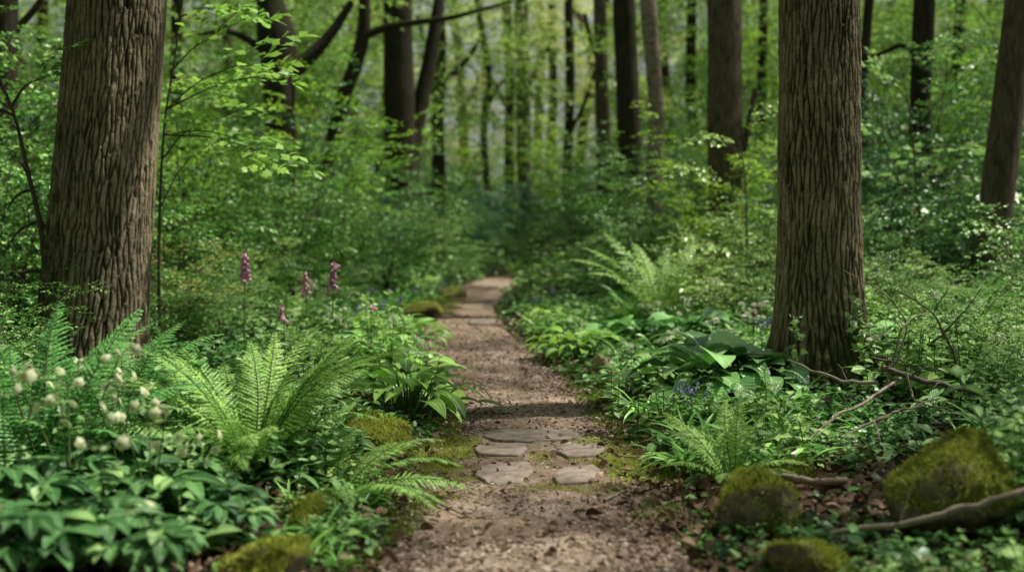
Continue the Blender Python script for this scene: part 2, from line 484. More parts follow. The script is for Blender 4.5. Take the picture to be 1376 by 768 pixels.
T_MAP = fan_tpl([(0, 0)] + hm + [(0, 1.0)] + [(-x, y) for x, y in hm[::-1]], .15, .1)


def rand_unit(n):
    return norm(rng.normal(size=(n, 3)))


def spray(L, leaf, ll, ntw=7, per=5, seed=0, droop=.18, twig_r=.004, jit=.35):
    """flat branchlet along +Y: side twigs with alternate leaves; leaves mi 0, twigs mi 1"""
    r = np.random.default_rng(seed)
    g = Geo(); Ps, Ds, Us, S = [], [], [], []

    def put(p, d, s):
        Ps.append(p); Ds.append(d + r.normal(size=3) * .22); Us.append(np.array([0, 0, 1.]) + r.normal(size=3) * jit); S.append(ll * s)
    ax = [np.array([.03 * L * math.sin(t * 4 + seed), t * L, -droop * L * t * t + .06 * L * math.sin(t * PI)]) for t in np.linspace(0, 1, 6)]
    tube(g, ax, np.linspace(twig_r, twig_r * .3, 6), 3, 1)
    axc = np.array(ax)
    for k in range(ntw):
        t = .12 + .8 * k / (ntw - 1) + r.uniform(-.04, .04)
        p = np.array([np.interp(t, np.linspace(0, 1, 6), axc[:, c]) for c in range(3)])
        sd = 1 if k % 2 else -1
        a = r.uniform(.6, 1.1)
        d = np.array([sd * math.sin(a), math.cos(a), r.uniform(-.1, .15)])
        l = L * .42 * (1 - .55 * t) * r.uniform(.8, 1.2)
        q = p + d * l + np.array([0, 0, -.12 * l])
        tube(g, [p, (p + q) / 2 + [0, 0, .03 * l], q], [twig_r * .5, twig_r * .35, twig_r * .2], 3, 1)
        for j in range(per):
            u = (j + .6) / per
            s2 = 1 if j % 2 else -1
            pp = p + (q - p) * u
            ang = r.uniform(.5, 1.1) * s2
            dd = np.array([d[0] * math.cos(ang) - d[1] * math.sin(ang), d[0] * math.sin(ang) + d[1] * math.cos(ang), r.uniform(-.35, .1)])
            put(pp, dd, r.uniform(.65, 1.1))
        put(q, d + np.array([0, 0, -.2]), r.uniform(.8, 1.1))
    put(axc[-1], np.array([0, 1, -.3]), 1.0)
    scatter(g, leaf, np.array(Ps), np.array(Ds), np.array(Us), np.array(S))
    return Tpl(np.concatenate(g.V), [(f, m) for f, m in g.F], np.concatenate(g.U))


SP_SHRUB = [spray(.75, T_OVL, .085, 7, 4, s) for s in range(4)]
SP_FINE = [spray(.6, T_DI, .055, 8, 5, 20 + s) for s in range(4)]
SP_CROWN = [spray(1.5, T_DI, .15, 8, 5, 40 + s, twig_r=.012) for s in range(5)]
SP_OAK = [spray(.7, T_OAK, .13, 5, 3, 60 + s, twig_r=.004) for s in range(3)]
SP_MAP = [spray(.8, T_MAP, .13, 5, 3, 80 + s, twig_r=.004) for s in range(3)]
SP_FAR = [spray(2.2, T_DI, .26, 7, 5, 90 + s, twig_r=.012) for s in range(4)]


# ------------------------------------------------------------------ generic plants
def make_shrub_mesh(name, h, spread, nst, per, sprays, leafmat, sc=1.0, seed=0, low=.2, twigmat=None, up=.35, stemr=.014):
    """returns (stem_mesh, foliage_mesh)"""
    r = np.random.default_rng(seed)
    gs, gf = Geo(), Geo()
    Ps, Ds, Us, Ss = [], [], [], []
    for k in range(nst):
        az = 2 * PI * k / nst + r.uniform(-.5, .5)
        ht = h * r.uniform(.7, 1.05); out = spread * r.uniform(.3, 1.0)
        pts = []
        for t in np.linspace(0, 1, 7):
            pts.append([math.cos(az) * out * t**1.5 + .03 * h * r.normal() * t, math.sin(az) * out * t**1.5 + .03 * h * r.normal() * t, ht * t * (1 - .12 * t)])
        pts = np.array(pts)
        tube(gs, pts, np.linspace(stemr, stemr * .3, 7), 5)
        for j in range(per):
            t = low + (1 - low) * (j + r.uniform(0, 1)) / per
            p = np.array([np.interp(t, np.linspace(0, 1, 7), pts[:, c]) for c in range(3)])
            a2 = az + r.normal() * 1.25
            Ps.append(p); Ds.append([math.cos(a2), math.sin(a2), up * r.uniform(-.6, 1.6)])
            Us.append([r.normal() * .3, r.normal() * .3, 1]); Ss.append(sc * r.uniform(.6, 1.15) * (1.1 - .4 * t))
    Ps, Ds, Us, Ss = map(np.array, (Ps, Ds, Us, Ss))
    idx = r.integers(0, len(sprays), len(Ps))
    for i, s in enumerate(sprays):
        m = idx == i
        scatter(gf, s, Ps[m], Ds[m], Us[m], Ss[m])
    return gs.mesh(name + '_stem', [M['bark_mid']]), gf.mesh(name + '_foliage', [leafmat, twigmat or M['twig']])


def make_crown_mesh(name, rx, rz, ncl, sprays, leafmat, seed, sc=1.0, hollow=.35):
    """crown: clumps of sprays spread through an ellipsoid with gaps between the clumps"""
    r = np.random.default_rng(seed)
    g = Geo(); Ps, Ds, Us, Ss = [], [], [], []
    for k in range(ncl):
        d = norm(r.normal(size=3)); rad = r.uniform(hollow, 1) ** .6
        c = d * rad * np.array([rx, rx, rz])
        cr = r.uniform(.5, 1.0) * rx * .28
        for j in range(int(r.integers(5, 11))):
            e = norm(r.normal(size=3))
            Ps.append(c + e * cr * r.uniform(.2, 1) * np.array([1, 1, .5]))
            Ds.append(norm(e * np.array([1, 1, .3]) + d * .6 * np.array([1, 1, .2])) + np.array([0, 0, r.uniform(-.25, .15)]))
            Us.append([r.normal() * .3, r.normal() * .3, 1]); Ss.append(sc * r.uniform(.6, 1.1))
    Ps, Ds, Us, Ss = map(np.array, (Ps, Ds, Us, Ss))
    idx = r.integers(0, len(sprays), len(Ps))
    for i, s in enumerate(sprays):
        m = idx == i
        scatter(g, s, Ps[m], Ds[m], Us[m], Ss[m])
    return g.mesh(name, [leafmat, M['twig']])


def arch_leaf(g, p0, az, e0, L, W, droop, ts, ws, fold=.3, mi=0, twist=0, acr=2):
    """long leaf that arches over: elevation e0 bends down by droop along its length"""
    ts = np.asarray(ts); n = len(ts)
    d = np.array([math.cos(az), math.sin(az)]); side = np.array([-math.sin(az), math.cos(az), 0])
    e = e0 - droop * ts
    seg = np.diff(ts, prepend=0) * L
    r = np.cumsum(np.cos(e) * seg); z = np.cumsum(np.sin(e) * seg)
    mid = np.stack([p0[0] + d[0] * r, p0[1] + d[1] * r, p0[2] + z], -1)
    nrm = np.stack([-np.sin(e) * d[0], -np.sin(e) * d[1], np.cos(e)], -1)
    if twist:
        c, s = math.cos(twist), math.sin(twist)
        side = side * c + nrm.mean(0) * s
    cols, uvs = [], []
    for k in range(-acr, acr + 1):
        u = k / acr
        w = np.asarray(ws)[:, None] * W * u
        cols.append(mid + side * w + nrm * (np.asarray(ws)[:, None] * W * fold * (abs(u) ** 1.3)))
        uvs.append(np.stack([np.full(n, u), ts], -1))
    nc = len(cols)
    V = np.stack(cols, 1).reshape(-1, 3); uv = np.stack(uvs, 1).reshape(-1, 2)
    i = np.arange(n - 1)[:, None] * nc; j = np.arange(nc - 1)[None]
    Q = np.stack([i + j, i + j + 1, i + nc + j + 1, i + nc + j], -1).reshape(-1, 4)
    g.add(V, [(Q, mi)], uv)


def petiole(g, p0, az, e0, L, r, mi=1):
    p1 = np.array(p0) + L * np.array([math.cos(az) * math.cos(e0), math.sin(az) * math.cos(e0), math.sin(e0)])
    tube(g, [p0, (np.array(p0) + p1) / 2 + [0, 0, .06 * L], p1], [r, r * .8, r * .6], 4, mi)
    return p1


HT = [0, .08, .22, .4, .6, .8, .93, 1]
HW = [.12, .62, .95, 1, .84, .5, .2, .01]
ST = [0, .2, .4, .6, .8, .92, 1]
SW = [.6, .9, 1, .95, .75, .4, .02]
LT = [0, .15, .35, .55, .75, .9, 1]
LW = [.1, .55, .95, 1, .7, .3, .01]


def hosta_mesh(name, n, L, W, mat, seed, spread=.12, emin=.5, emax=1.35):
    r = np.random.default_rng(seed); g = Geo()
    for k in range(n):
        az = k * 2.39996 + r.uniform(-.3, .3); t = k / n
        e = emax - (emax - emin) * t + r.uniform(-.12, .12)
        p0 = [math.cos(az) * spread * t, math.sin(az) * spread * t, 0]
        l = L * r.uniform(.75, 1.15)
        p1 = petiole(g, p0, az, e, l * r.uniform(.7, 1.1), .006)
        arch_leaf(g, p1, az + r.uniform(-.3, .3), e * .62 + r.uniform(-.15, .15), l, W * r.uniform(.8, 1.1) * l / L, r.uniform(.9, 1.7), HT, HW, .22, 0, r.uniform(-.4, .4))
    return g.mesh(name, [mat, M['stem']])


def strap_mesh(name, n, L, W, mat, seed, spread=.08):
    r = np.random.default_rng(seed); g = Geo()
    for k in range(n):
        az = r.uniform(0, 2 * PI); rr = spread * math.sqrt(r.uniform())
        a0 = r.uniform(0, 2 * PI)
        arch_leaf(g, [math.cos(a0) * rr, math.sin(a0) * rr, 0], az, r.uniform(.9, 1.45), L * r.uniform(.55, 1.1), W * r.uniform(.7, 1.1), r.uniform(.8, 2.4), ST, SW, .35, 0, r.uniform(-.5, .5), 1)
    return g.mesh(name, [mat])


def rosette_mesh(name, n, L, W, mat, seed, spread=.07, ht=.12):
    r = np.random.default_rng(seed); g = Geo()
    for k in range(n):
        az = r.uniform(0, 2 * PI); e = r.uniform(.3, 1.3); a0 = r.uniform(0, 2 * PI); rr = spread * math.sqrt(r.uniform())
        p1 = petiole(g, [math.cos(a0) * rr, math.sin(a0) * rr, 0], az, e, ht * r.uniform(.5, 1.3), .0025)
        arch_leaf(g, p1, az, e * .6, L * r.uniform(.6, 1.1), W * r.uniform(.75, 1.1), r.uniform(.5, 1.5), LT, LW, .28, 0, r.uniform(-.5, .5), 1)
    return g.mesh(name, [mat, M['stem']])


def nettle_mesh(name, nst, h, ll, mat, seed, spread=.16, tpl=None, pairs=6):
    r = np.random.default_rng(seed); g = Geo(); Ps, Ds, Us, S = [], [], [], []
    for k in range(nst):
        a = r.uniform(0, 2 * PI); b = spread * math.sqrt(r.uniform()); ht = h * r.uniform(.55, 1.1); lean = r.normal(size=2) * .16 * ht
        base = np.array([math.cos(a) * b, math.sin(a) * b, 0])
        pts = np.array([base + [lean[0] * t * t, lean[1] * t * t, ht * t] for t in np.linspace(0, 1, 5)])
        tube(g, pts, np.linspace(.0035, .0015, 5), 4, 1)
        az = r.uniform(0, PI)
        for j in range(pairs):
            t = .2 + .8 * (j + .5) / pairs
            p = np.array([np.interp(t, np.linspace(0, 1, 5), pts[:, c]) for c in range(3)])
            az += PI / 2 + r.uniform(-.3, .3)
            for s in (0, PI):
                if r.uniform() < .08:
                    continue
                Ps.append(p); Ds.append([math.cos(az + s), math.sin(az + s), r.uniform(-.35, .45)])
                Us.append([r.normal() * .3, r.normal() * .3, 1]); S.append(ll * r.uniform(.65, 1.15) * (1.1 - .5 * t * t))
        for s in range(3):
            Ps.append(pts[-1]); Ds.append([math.cos(az + s * 2.1), math.sin(az + s * 2.1), .8]); Us.append([0, 0, 1.]); S.append(ll * .5)
    scatter(g, tpl or T_OV, np.array(Ps), np.array(Ds), np.array(Us), np.array(S))
    return g.mesh(name, [mat, M['stem']])


# fern frond along +Y from the origin (bends down in -Z)
def frond_mesh(name, L, wid, npair, nt, e0, droop, mat, seed, start=.16, twist=.0):
    r = np.random.default_rng(seed); g = Geo()
    s = np.linspace(0, 1, 40)
    e = e0 - droop * s**1.4
    seg = L / 39
    y = np.concatenate([[0], np.cumsum(np.cos(e[:-1]) * seg)]); z = np.concatenate([[0], np.cumsum(np.sin(e[:-1]) * seg)])
    x = .05 * L * np.sin(s * 2.2 + seed) * s
    C = np.stack([x, y, z], -1)
    tube(g, C[::3], np.linspace(.0055, .0012, len(C[::3])) * (L / .8), 4, 1)
    up = np.stack([0 * e, -np.sin(e), np.cos(e)], -1)
    Tn = np.stack([0 * e, np.cos(e), np.sin(e)], -1)
    for k in range(npair):
        t = start + (1 - start) * (k / npair) ** .92
        p = np.array([np.interp(t, s, C[:, c]) for c in range(3)]); u_ = np.array([np.interp(t, s, up[:, c]) for c in range(3)]); tn = np.array([np.interp(t, s, Tn[:, c]) for c in range(3)])
        q = (t - start) / (1 - start)
        pl = wid * L * (min(1, .50 + 1.9 * q) if q < .28 else 1) * (1 - max(0, q - .22) / .78) ** .85 + .008 * L
        for sd in (-1, 1):
            l = pl * r.uniform(.9, 1.06)
            fw = .28 + .55 * q + r.uniform(-.06, .06)
            d = norm(np.array([sd * math.cos(fw), 0, 0]) + tn * math.sin(fw) + u_ * (-.12 + .1 * r.normal() + twist))
            dd = np.array([d - u_ * 0, d - u_ * .35])
            n = max(3, int(nt * (.35 + .65 * l / (wid * L))))
            us = np.linspace(0, 1, n + 1)
            cen = p + us[:, None] * l * (dd[0] * (1 - us[:, None] * .5) + dd[1] * us[:, None] * .5)
            across = norm(np.cross(d, u_)) * sd
            w0 = (1 - start) * L / npair * .40
            for s2 in (-1, 1):
                w = w0 * np.clip(1.12 - us[:-1]**1.6, .08, 1) * (1.0 if s2 > 0 else .92)
                o1 = cen[:-1] * .72 + cen[1:] * .28 + across * (s2 * w)[:, None] + d * (.18 * l / n) - u_ * (w * .22)[:, None]
                o2 = cen[:-1] * .12 + cen[1:] * .88 + across * (s2 * w * .86)[:, None] + d * (.22 * l / n) - u_ * (w * .22)[:, None]
                V = np.stack([cen[:-1], o1, o2, cen[1:]], 1).reshape(-1, 3)
                Q = np.arange(len(V)).reshape(-1, 4)
                if s2 * sd < 0:
                    Q = Q[:, ::-1]
                g.add(V, [(Q, 0)])
    return g.mesh(name, [mat, M['stem_red'] if mat is M['fern_dark'] else M['stem']])


def weld_islands_fix():
    pass


# ------------------------------------------------------------------ automatic labels for scattered plants
LAND = []          # (name, x, y)
USED = {}


def auto_label(desc, x, y):
    L_ = sorted(LAND, key=lambda l: ((l[1] - x) * 1.0) ** 2 + ((l[2] - y) * .7) ** 2)[:5]

    def rel(l):
        dx, dy = x - l[1], y - l[2]
        far = math.hypot(dx, dy)
        if abs(dx) > abs(dy) * .6:
            w = 'right of' if dx > 0 else 'left of'
        else:
            w = 'behind' if dy > 0 else 'in front of'
        return ('just ' if far < .8 else '' if far < 3 else 'well ') + w + ' the ' + l[0]
    cands = [f'{desc} {rel(l)}' for l in L_[:3]]
    cands += [f'{desc} between the {L_[0][0]} and the {L_[1][0]}', f'{desc} between the {L_[0][0]} and the {L_[2][0]}', f'{desc} between the {L_[1][0]} and the {L_[2][0]}']
    cands += [f'{desc} {rel(l)}' for l in L_[3:]]
    cands = [c for c in cands if len(c.split()) <= 16]
    for c in cands:
        if c not in USED:
            USED[c] = 1
            return c
    return cands[0] if cands else desc


def visible(x, y, m=.06):
    return y > 3.7 and abs(x) < y * (.45 + m) + .3

# ================================================================== GROUND + PATH
def grid_mesh(name, X, Y, Z, mat, attrs):
    ny, nx = X.shape
    i = np.arange(ny - 1)[:, None] * nx; j = np.arange(nx - 1)[None]
    Q = np.stack([i + j, i + j + 1, i + nx + j + 1, i + nx + j], -1).reshape(-1, 4)
    g = Geo(); g.add(np.stack([X, Y, Z], -1).reshape(-1, 3), [(Q, 0)])
    return g.build(name, mat, attrs={k: v.ravel() for k, v in attrs.items()})


def grow(a, b, n, p=2.2):
    return a + (b - a) * np.linspace(0, 1, n + 1)[1:] ** p


STONE_Y = (5.5, 7.3)


def moss_amt(x, y):
    d = np.abs(x - pc(y)) - pw(y)
    edge = np.exp(-(np.maximum(d, -.5) / .32) ** 2)
    st = sm((y - STONE_Y[0]) / .4) * sm((STONE_Y[1] - y) / .5)
    inner = np.where(d < 0, st * sm((d + .62) / .5), 1)
    return .44 * edge * np.where(d < 0, inner * 1.05, 1) + .26 * st * sm((.32 - np.abs(d)) / .3) + .25 * st


xs = np.concatenate([-grow(3.2, 320, 46)[::-1], np.arange(-3.2, 3.201, .045), grow(3.2, 320, 46)])
ys = np.concatenate([-grow(-2, 60, 14)[::-1], np.arange(2.1, 14, .045), grow(14, 40, 110, 1.3), grow(40, 420, 40)])
GX, GY = np.meshgrid(xs, ys)
GZ = gz(GX, GY) + .012 * fbm(GX * 6, GY * 6, 0, 3)
d_ = np.abs(GX - pc(GY)) - pw(GY)
GZ = np.where(d_ < 0, gz(GX, GY) - .02, GZ)
tag(grid_mesh('ground', GX, GY, GZ, M['soil'], {'moss': np.clip(moss_amt(GX, GY), 0, .62) * sm((d_ + .5) / .3)}), kind='structure')

py_ = np.concatenate([np.arange(1.5, 12, .022), grow(12, 44, 260, 1.2)])
pu = np.linspace(-1, 1, 75)
U_, Yp = np.meshgrid(pu, py_)
wv = pw(Yp) + np.where(U_ > 0, .10 * fbm(Yp * 2.2, 9.1, 0, 4), .10 * fbm(Yp * 2.2, 2.1, 3, 4)) + .06
Xp = pc(Yp) + U_ * wv
Zp = gz(Xp, Yp) + .007 + .010 * (1 - U_**2) + .010 * fbm(Xp * 5, Yp * 5, 2, 4) + .006 * fbm(Xp * 22, Yp * 22, 5, 2) - .05 * np.abs(U_) ** 10
tag(grid_mesh('path', Xp, Yp, Zp, M['path'], {'moss': moss_amt(Xp, Yp) * 1.0}), kind='structure')


def path_z(x, y):
    return float(gz(x, y)) + .012


# ---- stepping stones
def slab(px_poly, label, th=.05, lift=.009):
    W = np.array([G(*p) for p in px_poly])
    c = W.mean(0); W = c + (W - c) * .9; c[2] = path_z(c[0], c[1])
    per = np.concatenate([np.linspace(W[i], W[(i + 1) % len(W)], 10, endpoint=False) for i in range(len(W))])[:, :2] - c[:2]
    per = (np.roll(per, 1, 0) + per * 6 + np.roll(per, -1, 0)) / 8
    n = len(per); a = np.arange(n)
    per = per * (1 + .06 * fbm(per[:, 0] * 14, per[:, 1] * 14, c[0] * 9, 3))[:, None]
    rings = [(.25, 0), (.5, 0), (.75, 0), (.93, 0), (.985, -.002), (1.0, -.009), (1.0, -th)]
    V = [[0, 0, lift + .008]]
    for s, dz in rings:
        for q in per * s:
            V.append([q[0], q[1], lift + dz + .010 + (.012 * float(fbm(q[0] * 8, q[1] * 8, c[1], 3)) if dz > -.02 else 0)])
    T = np.stack([np.zeros(n, int), 1 + a, 1 + (a + 1) % n], -1)
    Q = []
    for k in range(len(rings) - 1):
        o = 1 + k * n
        Q.append(np.stack([o + a, o + n + a, o + n + (a + 1) % n, o + (a + 1) % n], -1))
    g = Geo(); g.add(V, [(T, 0), (np.concatenate(Q), 0)])
    o = g.build('stepping_stone', M['slab'], loc=[float(k) for k in c])
    tag(o, label, 'stepping stone', 'flat stones set into the path')
    return c


slab([(640, 592), (660, 583), (735, 580), (786, 584), (788, 594), (720, 599), (660, 598)], 'widest flat stone at the back of the stepping stones across the path')
slab([(633, 607), (650, 599), (708, 601), (713, 610), (700, 618), (640, 617)], 'middle row left stepping stone, pinkish grey, in front of the widest slab')
slab([(742, 612), (760, 602), (800, 600), (820, 606), (802, 618), (760, 621)], 'middle row right stepping stone, half covered by moss')
slab([(630, 641), (660, 625), (714, 626), (721, 640), (702, 658), (652, 656)], 'largest front stepping stone, left one of the nearest pair')
slab([(738, 646), (752, 632), (800, 630), (817, 640), (795, 655), (745, 657)], 'front right stepping stone with moss along its right edge')
slab([(626, 434), (650, 431), (676, 431), (678, 437), (630, 439)], 'thin dark flat stone lying far along the path', .05, .02)

# ---- gravel, litter, moss (stuff)
ico = []
import bmesh
for k in range(4):
    bm = bmesh.new(); bmesh.ops.create_icosphere(bm, subdivisions=1, radius=.5)
    V = np.array([v.co[:] for v in bm.verts]); F = np.array([[v.index for v in f.verts] for f in bm.faces]); bm.free()
    V = V * (1 + rng.normal(size=(len(V), 1)) * .22) * np.array([1.1, .85, .55])
    ico.append(Tpl(V, [(F, 0)], V[:, :2]))


def on_path(n, y0, y1, pw_=1.6, umax=1.0):
    y = y0 + (y1 - y0) * rng.uniform(size=n) ** pw_
    u = rng.uniform(-1, 1, n) * umax
    x = pc(y) + u * pw(y)
    return x, y


g = Geo()
for k, t in enumerate(ico):
    n = 9000
    x, y = on_path(n, 3.6, 13, 2.4)
    s = .006 + .026 * rng.uniform(size=n) ** 3.2
    keep = (vnoise(x * 3.1, y * 3.1, 7) + .35 * rng.normal(size=n) > -.25) & ~((y > 5.75) & (y < 7.1) & (rng.uniform(size=n) < .75))
    x, y, s = x[keep], y[keep], s[keep]
    z = gz(x, y) + .014 + .010 * fbm(x * 5, y * 5, 2, 4) + s * .12
    d = rand_unit(len(x)); d[:, 2] *= .2
    scatter(g, t, np.stack([x, y, z], -1), d, np.array([0, 0, 1.]) + rng.normal(size=(len(x), 3)) * .25, s)
tag(g.build('gravel', M['gravel'], smooth=False), 'small loose stones and chippings strewn over the earth path', 'gravel', kind='stuff')

T_DEAD = [leaf_tpl([0, .2, .5, .8, 1], [.02, .24, .34, .2, .01], .5, .35), leaf_tpl([0, .3, .7, 1], [.05, .26, .2, .02], -.5, -.3), leaf_tpl([0, .3, .7, 1], [.04, .12, .1, .02], .2, .5)]
g = Geo()
for k, t in enumerate(T_DEAD):
    n = 3200
    y = 3.8 + 12 * rng.uniform(size=n) ** 1.6
    side = np.where(rng.uniform(size=n) < .5, -1, 1)
    x = pc(y) + side * (pw(y) + rng.normal(size=n) * .5 + .25)
    onp = np.abs(x - pc(y)) < pw(y)
    keep = ~(onp & (rng.uniform(size=n) < .1))
    x, y, onp = x[keep], y[keep], onp[keep]
    z = gz(x, y) + .022 + .012 * rng.uniform(size=len(x))
    d = rand_unit(len(x)); d[:, 2] *= .3
    scatter(g, t, np.stack([x, y, z], -1), d, np.array([0, 0, 1.]) + rng.normal(size=(len(x), 3)) * .5, np.where(onp, rng.uniform(.012, .045, len(x)), rng.uniform(.03, .08, len(x))))
# extra litter round the mossy rocks on the right and at the lower left
for cx, cy, n, rx_, ry_ in ((1.45, 5.5, 900, .38, .5), (1.0, 4.9, 140, .4, .3), (-1.15, 5.0, 320, .35, .6), (-.75, 6.0, 120, .2, .6), (1.15, 6.4, 160, .3, .6)):
    x = cx + rng.normal(size=n) * rx_; y = cy + rng.normal(size=n) * ry_
    d = rand_unit(n); d[:, 2] *= .3
    scatter(g, T_DEAD[0], np.stack([x, y, gz(x, y) + rng.uniform(.015, .05, n)], -1), d, np.array([0, 0, 1.]) + rng.normal(size=(n, 3)) * .6, rng.uniform(.035, .085, n))
tag(g.build('leaf_litter', M['litter']), 'brown and tan dead leaves lying along the path edges', 'leaf litter', kind='stuff')

T_BLADE = Tpl([(-.12, 0, 0), (.12, 0, 0), (.05, .6, .06), (0, 1, .2), (-.05, .6, .06)], [(np.array([(0, 1, 2), (0, 2, 4), (4, 2, 3)]), 0)], [(0, 0)] * 5)


def moss_field(name, label, spots, mat, h=(.008, .018), dens=9000):
    g = Geo()
    for cx, cy, rx_, ry_ in spots:
        n = int(dens * rx_ * ry_ * 4)
        a = rng.uniform(0, 2 * PI, n); r_ = np.sqrt(rng.uniform(size=n))
        x = cx + np.cos(a) * r_ * rx_; y = cy + np.sin(a) * r_ * ry_
        k = fbm(x * 5, y * 5, 3, 3) + .42 - .65 * r_**2 + .12 * rng.normal(size=n) > 0
        x, y = x[k], y[k]; n = len(x)
        z = gz(x, y) + .012 + .014 * np.maximum(0, fbm(x * 16, y * 16, 8, 2))
        d = rng.normal(size=(n, 3)) * .8; d[:, 2] = np.abs(d[:, 2]) * .8 + .5
        scatter(g, T_BLADE, np.stack([x, y, z], -1), d, rand_unit(n), rng.uniform(h[0], h[1], n))
    return tag(g.build(name, mat), label, 'moss', kind='stuff')


def px_spots(lst):
    r = []
    for px, py, wx, dep in lst:
        p = G(px, py); r.append((p[0], p[1], wx / FPX * p[1] / 2, dep))
    return r


moss_field('path_moss', 'yellow green moss creeping round the stepping stones', px_spots([
    (850, 640, 130, .38), (825, 615, 140, .35), (730, 622, 40, .3), (610, 640, 130, .4), (605, 612, 120, .45), (690, 660, 200, .07), (590, 590, 90, .4), (860, 600, 90, .4), (725, 603, 140, .08), (805, 660, 90, .12), (580, 660, 110, .3), (700, 621, 160, .06), (735, 655, 40, .15)]), M['moss'], dens=11000)
moss_field('edge_moss', 'green moss spreading along both path edges', px_spots([
    (545, 690, 110, .4), (600, 575, 70, .5), (880, 690, 70, .25), (930, 700, 90, .3), (830, 560, 90, .9), (860, 580, 70, .5), (800, 520, 80, 1.2), (590, 545, 50, 1.0),
    (520, 720, 90, .3), (880, 560, 90, .7), (950, 720, 120, .25), (470, 765, 90, .25), (780, 500, 60, 1.2), (590, 410, 70, 3.0), (740, 440, 40, 3.0), (560, 430, 60, 2.5)]), M['moss_green'], (.012, .032), 7000)


# ================================================================== ROCKS
def rock(label, px, py, wx, hgt, dep, seed, mat='rock', moss_d=9000, name='mossy_rock', rz=0, moss_top=.25, Y=None, mossmat='moss', ang=9):
    c = G(px, py)
    w = wx / FPX * c[1]
    bm = bmesh.new(); bmesh.ops.create_icosphere(bm, subdivisions=5, radius=1)
    V = np.array([v.co[:] for v in bm.verts]); F = np.array([[v.index for v in f.verts] for f in bm.faces]); bm.free()
    r = np.random.default_rng(seed)
    N_ = norm(r.normal(size=(ang + 6, 3))); hk = r.uniform(.62, 1.0, len(N_))
    q = np.maximum(V @ N_.T, 1e-3) / hk
    rad = 1 / (q ** 26).sum(1) ** (1 / 26)
    V = V * rad[:, None]
    V = V * (1 + .10 * fbm(V[:, 0] * 2.2 + seed, V[:, 1] * 2.2, V[:, 2] * 2.2, 4) + .045 * fbm(V[:, 0] * 8 + seed, V[:, 1] * 8, V[:, 2] * 8, 4))[:, None]
    V = V / np.array([np.ptp(V[:, 0]), np.ptp(V[:, 1]), np.ptp(V[:, 2])])
    V = V * np.array([w, dep, hgt * 1.35]); V[:, 2] += hgt - V[:, 2].max()
    root = thing(name, c, label, 'rock', rz=rz)
    g = Geo(); g.add(V, [(F, 0)]); g.build('stone', M[mat], root)
    fn = norm(np.cross(V[F[:, 1]] - V[F[:, 0]], V[F[:, 2]] - V[F[:, 0]])); ar = np.linalg.norm(np.cross(V[F[:, 1]] - V[F[:, 0]], V[F[:, 2]] - V[F[:, 0]]), axis=1) / 2
    n = int(moss_d * ar.sum())
    if n > 10:
        idx = r.choice(len(F), n, p=ar / ar.sum())
        b = r.dirichlet((1, 1, 1), n)
        p = (V[F[idx]] * b[:, :, None]).sum(1); nn = fn[idx]
        k = nn[:, 2] * .8 + .9 * fbm(p[:, 0] * 7 + seed, p[:, 1] * 7, p[:, 2] * 7, 3) + .1 * r.normal(size=n) > moss_top - .06
        p, nn = p[k], nn[k]
        bump = np.maximum(0, fbm(p[:, 0] * 24, p[:, 1] * 24, p[:, 2] * 24, 2))
        g = Geo(); scatter(g, T_BLADE, p + nn * (bump * .03)[:, None] - nn * .003, nn + r.normal(size=p.shape) * .75, rand_unit(len(p)), r.uniform(.010, .032, len(p)))
        g.build('moss_cushion', M[mossmat], root)
    return root


rock('small angular boulder with yellow moss cap at the right path edge', 1016, 718, 108, .27, .30, 3, moss_d=26000)
rock('big mossy boulder beneath a curved branch at lower right', 1272, 712, 172, .40, .5, 9, moss_d=20000, moss_top=.12)
rock('low mossy rock in the foreground at the bottom edge, right of the path', 1095, 775, 130, .16, .3, 12, moss_d=26000, moss_top=0)
rock('low moss covered rock in the foreground at the bottom edge, left of the path', 360, 775, 130, .15, .34, 17, moss_d=26000, moss_top=-.1)
rock('moss covered stone under the hellebore leaves left of the path', 415, 705, 90, .13, .35, 21, moss_d=24000, moss_top=-.1)
rock('mossy hump of stone beside the path, behind a drooping fern frond', 505, 600, 115, .21, .45, 25, moss_d=20000, moss_top=0)
rock('sunlit pale tan rock at the right edge of the path', 806, 502, 58, .20, .5, 31, 'rock_pale', 3000, 'pale_rock', 0, .6)
rock('smaller pale rock lying right of the sunlit tan rock', 880, 508, 44, .12, .3, 33, 'rock_pale', 3000, 'pale_rock', 0, .6)
rock('long low mossy bank stone left of the path beyond the hostas', 560, 425, 90, .22, .9, 35, moss_d=3500, moss_top=0)
rock('small mossy stone at the left bend of the distant path', 612, 402, 45, .22, .7, 37, moss_d=3000, moss_top=0)
rock('flat moss cushion stone beside the small fern, right of the path', 925, 640, 70, .07, .3, 39, moss_d=20000, moss_top=-.2, mossmat='moss_green')
rock('mossy stone half buried behind the small angular boulder', 1065, 650, 80, .13, .3, 41, moss_d=20000, moss_top=-.1, mossmat='moss_green')


# ================================================================== TREES
CROWNS = [make_crown_mesh('crown', 3.3, 2.0, 6, SP_CROWN, M['canopy'], 100 + k, 1.0) for k in range(4)]
CROWNS_DARK = [make_crown_mesh('crown', 3.0, 2.4, 7, SP_CROWN, M['hazel'], 120 + k, .95) for k in range(2)]
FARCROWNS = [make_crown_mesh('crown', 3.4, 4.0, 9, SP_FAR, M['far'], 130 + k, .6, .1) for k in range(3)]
TALLCROWNS = [make_crown_mesh('crown', 3.4, 4.2, 42, SP_CROWN, M['canopy'], 140 + k, 1.05, .1) for k in range(3)]


def add_crown(root, loc, sc, me, rz=0):
    o = link('crown', me, root, [float(v) for v in loc]); o.scale = (sc, sc, sc * random.uniform(.85, 1.1)); o.rotation_euler[2] = rz
    return o


